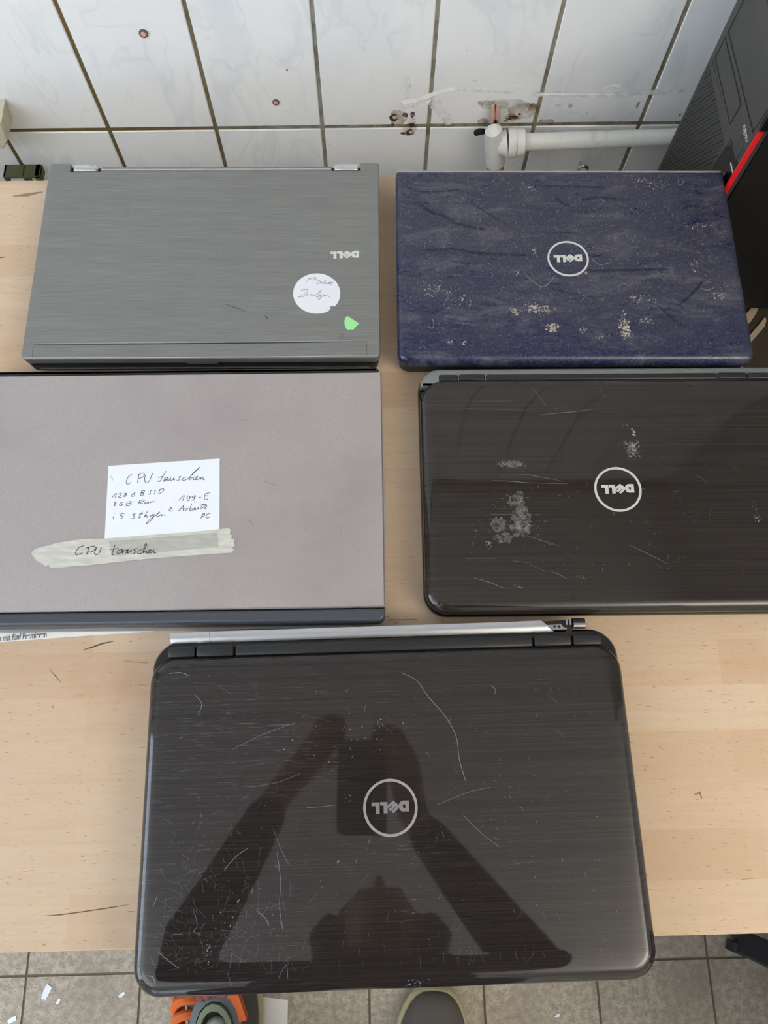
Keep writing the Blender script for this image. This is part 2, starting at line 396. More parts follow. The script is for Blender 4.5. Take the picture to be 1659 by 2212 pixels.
# floor: 20 cm speckled tiles
c0 = U(1045, 2140, 0.0); c1 = U(180, 2105, 0.0)
bm = bmesh.new(); FP = 0.2
box(bm, -2.6, 2.4, -3.0, WY, -0.05, -0.0012, mi=1)
for i in range(-13, 12):
    for j in range(-14, 6):
        x0 = c0.x + i * FP; y0 = c1.y + j * FP
        if x0 < -2.6 or x0 + FP > 2.4 or y0 < -3 or y0 + FP > WY: continue
        box(bm, x0 + 0.002, x0 + FP - 0.002, y0 + 0.002, y0 + FP - 0.002, -0.004, 0.0)
tag(obj('floor', bm, ['speckled_floor_tile', 'floor_grout']), 'floor of speckled grey-brown tiles', 'floor', kind='structure')
bm = bmesh.new(); box(bm, -2.6, 2.4, -3.12, WY + 0.12, 2.57, 2.72)
tag(obj('ceiling', bm, 'plaster'), 'white plaster ceiling', 'ceiling', kind='structure')
bm = bmesh.new()
VX0, VX1, VZ0, VZ1 = -1.75, -0.30, 0.95, 2.35
box(bm, -2.6, VX0, -3.12, -3.0, 0, 2.57); box(bm, VX1, 2.4, -3.12, -3.0, 0, 2.57)
box(bm, VX0, VX1, -3.12, -3.0, 0, VZ0); box(bm, VX0, VX1, -3.12, -3.0, VZ1, 2.57)
tag(obj('wall_front', bm, 'plaster'), 'white plaster wall behind the photographer', 'wall', kind='structure')
bm = bmesh.new(); box(bm, 0.95, 1.07, 0.12, WY + 0.12, 0, 2.57, bev=0.004)
tag(obj('wall_right', bm, 'grey_wall_paint'), 'grey painted end of the wall to the right of the tower', 'wall', kind='structure')
bm = bmesh.new()
WY0, WY1, WZ0, WZ1 = -1.70, 0.20, 0.92, 2.48
box(bm, -2.72, -2.6, -3.12, WY0, 0, 2.57); box(bm, -2.72, -2.6, WY1, WY, 0, 2.57)
box(bm, -2.72, -2.6, WY0, WY1, 0, WZ0); box(bm, -2.72, -2.6, WY0, WY1, WZ1, 2.57)
tag(obj('wall_left', bm, 'plaster'), 'white plaster wall with the window, left of the bench', 'wall', kind='structure')
bm = bmesh.new()
for a in ((WY0, WY0 + 0.06, WZ0, WZ1), (WY1 - 0.06, WY1, WZ0, WZ1), (-0.78, -0.72, WZ0, WZ1), (WY0, WY1, WZ0, WZ0 + 0.06), (WY0, WY1, WZ1 - 0.06, WZ1)):
    box(bm, -2.68, -2.62, a[0], a[1], a[2], a[3], bev=0.004)
wf = tag(obj('window_1', bm, 'window_frame'), 'white two-pane window in the left wall', 'window', kind='structure')
for ya, yb_ in ((WY0 + 0.06, -0.78), (-0.72, WY1 - 0.06)):
    bm = bmesh.new(); box(bm, -2.575, -2.645, ya, yb_, WZ0 + 0.06, WZ1 - 0.06); obj('pane', bm, 'daylight_pane', wf)

bm = bmesh.new()
for a in ((VX0, VX0 + 0.06, VZ0, VZ1), (VX1 - 0.06, VX1, VZ0, VZ1), (-1.055, -0.995, VZ0, VZ1), (VX0, VX1, VZ0, VZ0 + 0.06), (VX0, VX1, VZ1 - 0.06, VZ1)):
    box(bm, a[0], a[1], -3.08, -3.02, a[2], a[3], bev=0.004)
wf = tag(obj('window_2', bm, 'window_frame'), 'white two-pane window behind the photographer', 'window', kind='structure')
for xa, xb in ((VX0 + 0.06, -1.055), (-0.995, VX1 - 0.06)):
    bm = bmesh.new(); box(bm, xa, xb, -3.055, -3.045, VZ0 + 0.06, VZ1 - 0.06); obj('pane', bm, 'daylight_pane', wf)

# ------------------------------------------------------------------ the workbench
XR, YF, YB = 0.4055, -0.1455, 0.6655
bench = empty('workbench', ((-1.25 + XR) / 2, (YF + YB) / 2, 0), 0, 'beech block-board workbench carrying the five laptops', 'workbench')
bx, by = bench.location.x, bench.location.y
bm = bmesh.new(); box(bm, -1.25 - bx, XR - bx, YF - by, YB - by, T - 0.04, T, bev=0.0015)
# cracks, dents and stains in the wood
def bpt(px, py): p = U(px, py, T); return (p.x - bx, p.y - by)
for pts, w, mi in [
    ([(180, 1404), (200, 1398), (222, 1390), (247, 1385)], 0.0016, 1), ([(107, 1446), (120, 1460), (132, 1475)], 0.0009, 1),
    ([(98, 1978), (130, 1976), (175, 1970), (230, 1962), (278, 1954)], 0.0009, 1),
    ([(60, 1984), (90, 1970)], 0.0005, 2), ([(1500, 1716), (1512, 1712), (1516, 1726)], 0.003, 2), ([(112, 1522), (116, 1530)], 0.0025, 2), ([(92, 2043), (98, 2040)], 0.003, 2),
    ([(0, 557), (12, 555)], 0.004, 1), ([(28, 424), (60, 421), (92, 415)], 0.005, 2), ([(1446, 1714), (1452, 1712)], 0.002, 2), ([(1480, 1468), (1495, 1466)], 0.001, 1),
    ([(1560, 1500), (1580, 1499)], 0.0008, 1), ([(1600, 1900), (1630, 1897)], 0.0008, 1), ([(850, 545), (850, 552)], 0.001, 1), ([(838, 1340), (900, 1338)], 0.004, 2), ([(268, 1428), (320, 1432)], 0.0025, 3), ([(300, 1478), (318, 1482)], 0.003, 3)]:
    ribbon(bm, [bpt(*p) for p in pts], w, T + 0.00025, mi, True)
random.seed(11)
for k in range(60):
    px, py = random.choice([(random.uniform(0, 300), random.uniform(1400, 2040)), (random.uniform(1380, 1659), random.uniform(1350, 2000)), (random.uniform(0, 50), random.uniform(400, 780)), (random.uniform(830, 900), random.uniform(400, 1330))])
    ribbon(bm, [bpt(px, py), bpt(px + random.uniform(4, 22), py + random.uniform(-2, 2))], random.uniform(0.0003, 0.0008), T + 0.0002, 2, True)
M('wood_dark', (104, 82, 60), 0.8, alpha=0.8); M('wood_stain', (150, 116, 84), 0.8, alpha=0.5); M('wood_pink', (196, 130, 100), 0.8, alpha=0.4)
obj('bench_top', bm, ['beech_block_board', 'wood_dark', 'wood_stain', 'wood_pink'], bench)
for x in (-1.2, XR - 0.06):
    for y in (YF + 0.06, YB - 0.06):
        bm = bmesh.new(); box(bm, x - bx - 0.03, x - bx + 0.03, y - by - 0.03, y - by + 0.03, 0, T - 0.04, bev=0.003); obj('leg', bm, 'steel_grey', bench)
bm = bmesh.new(); box(bm, -1.17 - bx, XR - 0.09 - bx, YB - 0.08 - by, YB - 0.04 - by, T - 0.12, T - 0.04, bev=0.002); obj('cross_rail', bm, 'steel_grey', bench)

# ------------------------------------------------------------------ laptop helpers
class Laptop:
    def __init__(s, x, y, th, label):
        s.r = empty('laptop', (x, y, T), th, label, 'laptop')
        s.x, s.y, s.c, s.s = x, y, math.cos(th), math.sin(th)
    def p(s, px, py, z):      # picture point on a surface z above the bench -> this laptop's own coordinates
        q = U(px, py, T + z); dx, dy = q.x - s.x, q.y - s.y
        return (dx * s.c + dy * s.s, -dx * s.s + dy * s.c)
    def stroke(s, bm, pts, w, z, mi, lift=0.00025, sm=False):
        P = [s.p(px, py, z) for px, py in pts]
        if sm: P = [tuple(v) for v in smooth_pts([Vector(q) for q in P], 5)]
        ribbon(bm, P, w, z + lift, mi, True)
DELL = [  # logo letters traced with the badge upside down, ring centre (813, 824), radii 575 x 631
    [(1205, 677), (1205, 917), (1085, 917), (1035, 905), (1005, 870), (985, 800), (1000, 735), (1035, 695), (1090, 677)],
    [(875, 672), (985, 762), (985, 845), (875, 948), (830, 912), (925, 832), (912, 815), (812, 905), (765, 868), (858, 790), (845, 775), (757, 850), (757, 772)],
    [(752, 700), (752, 945), (670, 945), (670, 775), (597, 775), (597, 700)],
    [(585, 705), (585, 950), (502, 950), (502, 782), (415, 782), (415, 705)]]
def letters(bm, cx, cy, R, z0, z1, mi, rot=0.0):
    """upside-down wordmark, ring radius R = 1 unit"""
    ca, sa = math.cos(rot), math.sin(rot)
    def w(p):
        X, Y = (p[0] - 813) / 575 * R, -(p[1] - 824) / 631 * R
        return (cx + X * ca - Y * sa, cy + X * sa + Y * ca)
    for k, L in enumerate(DELL):
        if k == 0:            # the D has a hole: two C-shaped plates
            inner = [(1128, 757), (1128, 845), (1105, 845), (1075, 815), (1072, 800), (1080, 775), (1100, 757)]
            out = [(1205, 677), (1205, 917), (1085, 917), (1035, 905), (1005, 870), (985, 800), (1000, 735), (1035, 695), (1090, 677)]
            a = [(1205, 677), (1205, 800), (1128, 800), (1128, 757), (1100, 757), (1080, 775), (1072, 800), (985, 800), (1000, 735), (1035, 695), (1090, 677)]
            b = [(1205, 800), (1205, 917), (1085, 917), (1035, 905), (1005, 870), (985, 800), (1072, 800), (1075, 815), (1105, 845), (1128, 845), (1128, 800)]
            for q in (a, b): plate(bm, [w(p) for p in q], z0, z1, mi)
        else: plate(bm, [w(p) for p in L], z0, z1, mi)
def ring(bm, cx, cy, R, r, z0, z1, mi, n=64):
    prof = [(R, z0), (R, z1), (r, z1), (r, z0)]
    rings = [[(cx + q * math.cos(2 * PI * k / n), cy + q * math.sin(2 * PI * k / n), z) for k in range(n)] for q, z in prof + prof[:1]]
    loft(bm, rings, mi, cap=False)
def badge(L, px, py, pxr, z, mats, th=0.1, rot=0.0):
    """round badge: px, py centre, pxr a picture point on its left rim"""
    c = L.p(px, py, z); e = L.p(pxr, py, z); R = math.hypot(e[0] - c[0], e[1] - c[1])
    bm = bmesh.new()
    ring(bm, c[0], c[1], R, R * (1 - th), z - 0.0005, z + 0.0006, 0)
    o = obj('emblem_ring', bm, mats[0], L.r)
    bm = bmesh.new(); letters(bm, c[0], c[1], R, z - 0.0005, z + 0.0006, 0, rot)
    obj('emblem_lettering', bm, mats[1], L.r)
def scatter(bm, L, z, n, x0, x1, y0, y1, mi, lmin, lmax, w=(0.0001, 0.00025), ang=None):
    for k in range(n):
        x, y = random.uniform(x0, x1), random.uniform(y0, y1)
        a = random.uniform(0, PI) if ang is None else random.gauss(ang, 0.35)
        l = lmin + (lmax - lmin) * random.random() ** 3
        cv = random.uniform(-0.25, 0.25) * l
        d = Vector((math.cos(a), math.sin(a))); q = Vector((-d.y, d.x))
        c = Vector((x, y))
        ribbon(bm, [c - d * l / 2, c + q * cv * 0.5, c + d * l / 2], random.uniform(*w), z + random.uniform(0.0002, 0.0003), mi, True)
def specks(bm, L, z, px, py, sx, sy, n, mi, size=0.0012):
    for k in range(n):
        x, y = L.p(random.gauss(px, sx), random.gauss(py, sy), z); r = size * random.uniform(0.3, 1.1)
        ph = random.random() * 6; m_ = 6
        ex, ey = random.uniform(0.35, 1.0), random.uniform(0.9, 2.0); ca_, sa_ = math.cos(ph), math.sin(ph)
        poly(bm, [(x + r * (u_ * ca_ - v_ * sa_), y + r * (u_ * sa_ + v_ * ca_)) for u_, v_ in [(ey * random.uniform(0.5, 1.0) * math.cos(2 * PI * q / m_), ex * random.uniform(0.5, 1.0) * math.sin(2 * PI * q / m_)) for q in range(m_)]], z + random.uniform(0.0002, 0.00035), mi)

# ------------------------------------------------------------------ 1. grey brushed-aluminium laptop, upper left
random.seed(21)
A = Laptop(-0.1753, 0.5329, -0.0123, 'grey brushed-metal laptop with round white sticker and green scrap, beside the tiled wall')
w, d, zt = 0.3738 / 2, 0.2503 / 2, 0.033
bm = bmesh.new(); slab(bm, -w + 0.0015, w - 0.0015, -d + 0.0005, d, 0.006, [(0.004, 0.002), (0.001, 0.006), (0, 0.0165), (0.001, 0.018)])
box(bm, -w + 0.012, w - 0.012, -d - 0.0004, -d + 0.001, 0.0112, 0.0118, mi=1)
obj('base', bm, ['black_plastic', 'base_grey'], A.r)
bm = bmesh.new(); box(bm, -0.016, 0.016, -d - 0.0012, -d + 0.004, 0.0165, 0.0225, bev=0.0012); obj('latch', bm, 'black_plastic', A.r)
for sx in (-1, 1):
    for sy in (-1, 1):
        bm = bmesh.new(); tube(bm, [(sx * (w - 0.03), sy * (d - 0.03), 0), (sx * (w - 0.03), sy * (d - 0.03), 0.003)], 0.008, 12); obj('foot', bm, 'matte_black', A.r)
bm = bmesh.new()
rear = d - 0.0115
hx = [A.p(q, 362, zt)[0] for q in (152, 212, 718, 778)]
# main plate up to the hinge line, then the three rear tabs between the hinges
slab(bm, -w, w, -d, rear, (0.006, 0.006, 0.0006, 0.0006), [(0.0015, 0.0215), (0.0004, 0.0225), (0, 0.0315), (0.0006, 0.0326), (0.0014, zt)])
for xa, xb in ((-w, hx[0]), (hx[3], w)):
    box(bm, xa + 0.0003, xb, rear - 0.0008, d, 0.019, zt - 0.0004, bev=0.0018)
obj_lid = bm
for pts in ([(72, 745), (300, 743), (560, 741), (792, 738)], [(72, 745), (70, 771)], [(792, 738), (793, 769)]):
    A.stroke(bm, pts, 0.0009, zt, 1)
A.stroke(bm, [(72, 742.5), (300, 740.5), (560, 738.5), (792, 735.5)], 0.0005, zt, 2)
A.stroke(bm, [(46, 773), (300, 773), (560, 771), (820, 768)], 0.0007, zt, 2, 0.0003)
for pts, ww, mi in [([(485, 657), (508, 664), (532, 673)], 0.002, 4), ([(572, 682), (577, 687), (575, 691)], 0.0016, 3), ([(465, 560), (471, 545)], 0.002, 4),
                    ([(270, 465), (275, 450), (282, 444)], 0.004, 5), ([(230, 525), (236, 512)], 0.0012, 5), ([(274, 470), (281, 452)], 0.002, 5), ([(737, 730), (741, 722)], 0.0012, 3), ([(610, 655), (618, 663)], 0.001, 4), ([(630, 530), (632, 531)], 0.0013, 3), ([(201, 388), (203, 391)], 0.001, 5),
                    ([(185, 515), (187, 500)], 0.0012, 4)]:
    A.stroke(bm, pts, ww, zt, mi)
scatter(bm, A, zt, 60, -w + 0.01, w - 0.01, -d + 0.03, rear - 0.005, 5, 0.001, 0.012, (0.00015, 0.0003), 0.0)
lid = obj('lid', bm, ['brushed_grey_aluminium', 'seam', 'bright_edge', 'dark_mark', 'soft_dark_mark', 'faint_scratch'], A.r)
for xa, xb in ((hx[0], hx[1]), (hx[2], hx[3])):
    bm = bmesh.new(); box(bm, xa + 0.0012, xb - 0.0012, rear + 0.0012, d + 0.0005, 0.012, zt - 0.001, bev=0.004, seg=4)
    obj('hinge', bm, 'chrome', A.r, smooth=True)
    bm = bmesh.new(); box(bm, xa - 0.0005, xb + 0.0005, rear - 0.0002, d - 0.003, 0.012, zt - 0.006); obj('hinge_recess', bm, 'matte_black', A.r)
bm = bmesh.new(); box(bm, hx[1] + 0.0006, hx[2] - 0.0006, rear + 0.0002, d - 0.001, 0.014, zt - 0.0042, bev=0.003, seg=3)
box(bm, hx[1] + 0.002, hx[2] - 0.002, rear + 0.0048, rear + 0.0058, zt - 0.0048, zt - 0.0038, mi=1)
obj('rear_bar', bm, ['brushed_grey_aluminium', 'bright_edge'], A.r)
c = A.p(744, 549.5, zt); bm = bmesh.new(); letters(bm, c[0] + 0.0004, c[1] - 0.001, 0.0228, zt - 0.0004, zt + 0.0005, 0); obj('emblem_lettering', bm, 'emblem_silver', A.r)
# stickers with pencil writing
def zoomed(o, s):
    return lambda p: (o[0] + p[0] / s, o[1] + p[1] / s)
Z8 = zoomed((600, 520), 6.381)
def write(bm, L, z, conv, strokes, w, mi, lift):
    for st in strokes:
        P = [L.p(*conv(q), z) for q in st]
        P = [tuple(v) for v in smooth_pts([Vector(q) for q in P], 4)]
        ribbon(bm, P, w, z + lift, mi)
el = []
for k in range(61):
    a = math.radians(52 + 5 + k * (360 - 22) / 60 )
    el.append((537 + 325 * math.cos(a), 728 + 277 * math.sin(a)))
el += [(785, 905), (717, 903), (732, 935), (708, 950)]
el = [q for q in el]
bm = bmesh.new(); plate(bm, [A.p(*Z8(q), zt) for q in el], zt - 0.0002, zt + 0.0003)
write(bm, A, zt, Z8, [
    [(400, 575), (430, 515), (440, 545), (465, 510), (470, 545), (480, 548)], [(505, 505), (500, 545)], [(500, 510), (530, 515), (525, 535), (505, 545), (530, 545)],
    [(530, 600), (560, 550), (585, 560), (575, 590), (545, 595)], [(590, 590), (605, 570), (600, 595), (625, 575)], [(630, 605), (655, 545), (650, 570), (640, 570)], [(665, 570), (660, 600), (680, 585), (690, 600), (715, 570), (705, 600), (730, 575), (725, 605), (745, 600), (760, 575), (735, 580)],
    [(310, 700), (350, 680), (410, 680), (390, 720), (330, 760), (285, 780), (340, 778), (380, 760), (410, 735), (425, 720), (405, 745), (430, 768), (470, 735), (465, 770), (490, 745), (500, 765), (560, 720), (605, 685), (560, 740), (530, 775), (555, 778), (590, 745), (570, 770), (600, 755), (605, 745), (580, 810), (555, 800), (620, 770), (650, 740), (640, 770), (665, 760), (690, 765), (720, 785)]],
    0.0004, 1, 0.00045)
obj('round_sticker', bm, ['sticker_white', 'pencil'], A.r, label='round white sticker with pencil handwriting and a torn notch')
bm = bmesh.new(); plate(bm, [A.p(*Z8(q), zt) for q in [(960, 1042), (985, 1055), (1122, 1143), (1035, 1232), (1000, 1222), (990, 1225), (958, 1232), (935, 1195), (920, 1150), (918, 1110), (930, 1070), (943, 1050)]], zt - 0.0002, zt + 0.0003)
obj('sticker_scrap', bm, 'green_sticker', A.r, label='torn light green sticker scrap')

# ------------------------------------------------------------------ 2. dusty navy laptop, upper right
random.seed(33)
B = Laptop(0.2169, 0.5180, -0.0171, 'navy blue laptop coated in grey dust and lint, beside the black computer tower')
w, d, zt = 0.374 / 2, 0.243 / 2, 0.036
bm = bmesh.new(); slab(bm, -w + 0.001, w - 0.001, -d + 0.0015, d - 0.001, (0.012, 0.012, 0.004, 0.004), [(0.005, 0.002), (0.001, 0.007), (0, 0.019), (0.0012, 0.0205)]); obj('base', bm, 'black_plastic', B.r)
for sx in (-1, 1):
    for sy in (-1, 1):
        bm = bmesh.new(); tube(bm, [(sx * (w - 0.03), sy * (d - 0.03), 0), (sx * (w - 0.03), sy * (d - 0.03), 0.003)], 0.008, 12); obj('foot', bm, 'matte_black', B.r)
bm = bmesh.new()
slab(bm, -w, w, -d, d, (0.010, 0.010, 0.003, 0.003), [(0.002, 0.0215), (0.0002, 0.0235), (0, 0.026), (0.0005, 0.030), (0.0018, 0.0335), (0.0042, 0.0353), (0.0075, zt)])
Z4 = zoomed((830, 340), 2.0012)
for pts, ww in [([(150, 200), (200, 235), (260, 255), (330, 290), (440, 312)], 0.005), ([(185, 400), (300, 398), (400, 412), (520, 420), (620, 422)], 0.004), ([(870, 490), (1000, 488), (1120, 486), (1240, 484)], 0.004),
                ([(640, 130), (760, 122), (880, 128), (960, 130)], 0.003), ([(740, 170), (770, 200), (800, 205)], 0.005), ([(400, 210), (460, 250), (540, 300)], 0.002), ([(850, 185), (940, 175), (1060, 185)], 0.004), ([(690, 330), (760, 325), (840, 328)], 0.002),
                ([(1380, 530), (1330, 590), (1270, 640)], 0.004), ([(100, 130), (180, 150), (330, 140)], 0.003), ([(1180, 640), (1250, 700), (1310, 740)], 0.003), ([(1130, 350), (1210, 352)], 0.002)]:
    B.stroke(bm, [Z4(q) for q in pts], ww * 0.8, zt, 1, 0.00015, True)
for k in range(900):            # short dust fibres
    x, y = random.uniform(-w + 0.006, w - 0.006), random.uniform(-d + 0.012, d - 0.006)
    if y < -0.05 and random.random() < 0.45: continue
    a = random.uniform(0, 2 * PI); l = random.uniform(0.0012, 0.0045) * (2.2 if random.random() < 0.06 else 1); b = a + random.uniform(-1.3, 1.3)
    p0 = Vector((x, y)); p1 = p0 + Vector((math.cos(a), math.sin(a))) * l / 2; p2 = p1 + Vector((math.cos(b), math.sin(b))) * l / 2
    ribbon(bm, [p0, p1, p2], random.uniform(0.0002, 0.00042), zt + random.uniform(0.0003, 0.0005), 2, True)
for pts in ([(600, 495), (640, 535), (690, 560), (740, 510)], [(900, 440), (930, 465), (980, 455)], [(1303, 255), (1305, 315)], [(1296, 253), (1320, 258)], [(1365, 565), (1400, 575), (1430, 560)], [(185, 735), (210, 738), (214, 715), (205, 695)], [(905, 180), (915, 190)], [(925, 170), (955, 200)], [(95, 235), (115, 243)], [(1060, 345), (1075, 355)], [(570, 490), (582, 488)], [(1268, 95), (1275, 118), (1290, 112), (1296, 95)]):
    B.stroke(bm, [Z4(q) for q in pts], 0.00045, zt, 2, 0.0005, True)
for px, py, sx, sy, n in [(640, 650, 30, 8, 60), (690, 665, 22, 8, 40), (570, 660, 16, 10, 30), (730, 735, 13, 10, 45), (865, 747, 10, 5, 14), (1035, 715, 9, 22, 60), (1045, 760, 12, 10, 40), (1130, 706, 12, 6, 22), (1120, 612, 28, 9, 34), (650, 410, 8, 8, 14), (860, 500, 12, 4, 14), (1445, 600, 12, 10, 20), (215, 570, 40, 22, 60), (300, 620, 36, 18, 40), (345, 808, 6, 8, 10), (285, 800, 12, 5, 10), (575, 500, 4, 10, 8), (1340, 460, 12, 12, 20), (1380, 295, 30, 8, 20), (640, 130, 7, 7, 8), (1110, 100, 20, 8, 16), (1180, 115, 20, 8, 16), (925, 780, 7, 6, 8)]:
    q = Z4((px, py)); specks(bm, B, zt, q[0], q[1], sx / 2, sy / 2, n, 2 if n > 50 and px < 400 else 3, 0.0011)
obj('lid', bm, ['dusty_navy_lid', 'wipe_streak', 'fibre', 'lint'], B.r, smooth=True, angle=50)
for nm, px, py, r_ in [('dust_fluff', 640, 655, 0.0045), ('dust_fluff', 730, 738, 0.0045), ('dust_fluff', 1040, 735, 0.0055), ('dust_fluff', 568, 664, 0.003)]:
    bm = bmesh.new(); q = B.p(*Z4((px, py)), zt)
    for k in range(9):
        ball(bm, (q[0] + random.gauss(0, r_ * 0.7), q[1] + random.gauss(0, r_ * 0.6), zt + 0.0004), r_ * random.uniform(0.2, 0.45), 0, (1, random.uniform(0.5, 1), 0.5), 8)
    obj(nm, bm, 'lint', B.r, label='tan clump of lint stuck on the lid')
bm = bmesh.new()                                      # ragged dusty strip of the hinge rail behind the lid
box(bm, -w + 0.002, w - 0.002, d - 0.004, d + 0.0018, 0.017, 0.033, bev=0.0015); obj('hinge_rail', bm, 'fibre', B.r)
badge(B, 1227, 559, 1182.5, zt, ('emblem_silver', 'emblem_silver'), 0.09)
bm = bmesh.new(); q = [B.p(*Z4(t), 0.018) for t in [(806, 886), (875, 886), (876, 893), (840, 895), (812, 892)]]; plate(bm, q, 0.0175, 0.0185); obj('paper_scrap', bm, 'paper', B.r, label='white paper scrap caught at the front edge')

# ------------------------------------------------------------------ 3. silver laptop, middle left
random.seed(41)
D3 = 0.2655
S = Laptop(-0.1955, 0.2625, -0.006, 'large satin silver laptop with white price note and masking tape on its lid')
w, d, zt = 0.411 / 2, D3 / 2, 0.035
bm = bmesh.new(); slab(bm, -w + 0.001, w - 0.001, -d + 0.001, d - 0.001, 0.006, [(0.004, 0.002), (0.001, 0.006), (0, 0.018), (0.001, 0.0195)])
box(bm, -w + 0.01, w - 0.03, -d - 0.001, -d + 0.001, 0.004, 0.007, mi=1)
obj('base', bm, ['black_plastic', 'satin_chrome'], S.r)
for sx in (-1, 1):
    for sy in (-1, 1):
        bm = bmesh.new(); tube(bm, [(sx * (w - 0.03), sy * (d - 0.03), 0), (sx * (w - 0.03), sy * (d - 0.03), 0.003)], 0.008, 12); obj('foot', bm, 'matte_black', S.r)
yf = S.p(820, 1312, zt)[1]; yb = S.p(820, 802, zt)[1]
bm = bmesh.new(); slab(bm, -w, w, yf + 0.0004, yb - 0.0004, (0.0006, 0.0006, 0.0006, 0.0006), [(0.001, 0.021), (0, 0.022), (0, 0.0335), (0.0012, zt)])
for pts, ww, mi in [([(632, 841), (637, 843)], 0.001, 2), ([(773, 1187), (774, 1190)], 0.0012, 2), ([(648, 1138), (690, 1158)], 0.0005, 1), ([(400, 1263), (401, 1290)], 0.0006, 1), ([(480, 905), (540, 908)], 0.0006, 1), ([(540, 1125), (548, 1135)], 0.002, 1), ([(570, 1040), (600, 1050)], 0.0015, 1), ([(310, 808), (322, 810)], 0.0007, 2), ([(735, 1130), (738, 1160)], 0.0006, 1)]:
    S.stroke(bm, pts, ww, zt, mi)
obj('lid', bm, ['satin_silver_lid', 'soft_dark_mark', 'dark_mark'], S.r)
bm = bmesh.new(); slab(bm, -w, w, -d, yf, (0.006, 0.006, 0.0005, 0.0005), [(0.001, 0.021), (0, 0.022), (0.0002, 0.031), (0.0015, 0.0340), (0.003, zt - 0.0003)]); obj('front_trim', bm, 'slate_plastic', S.r, label='dark slate strip along the front of the lid')
bm = bmesh.new(); slab(bm, -w, w - 0.002, yb, d, (0.0005, 0.0005, 0.005, 0.005), [(0.001, 0.018), (0, 0.019), (0.0002, 0.031), (0.0015, 0.0335), (0.003, zt - 0.0005)]); obj('hinge_cover', bm, 'charcoal_plastic', S.r, label='dark grey hinge strip along the rear of the lid')
bm = bmesh.new(); box(bm, w - 0.0008, w + 0.0012, -0.06, 0.07, 0.013, 0.0145); obj('side_slot', bm, 'satin_chrome', S.r)
Z7 = zoomed((180, 980), 4.608)
bm = bmesh.new(); plate(bm, [S.p(*Z7(q), zt) for q in [(252, 122), (1358, 50), (1356, 775), (212, 860)]], zt + 0.0001, zt + 0.0004)
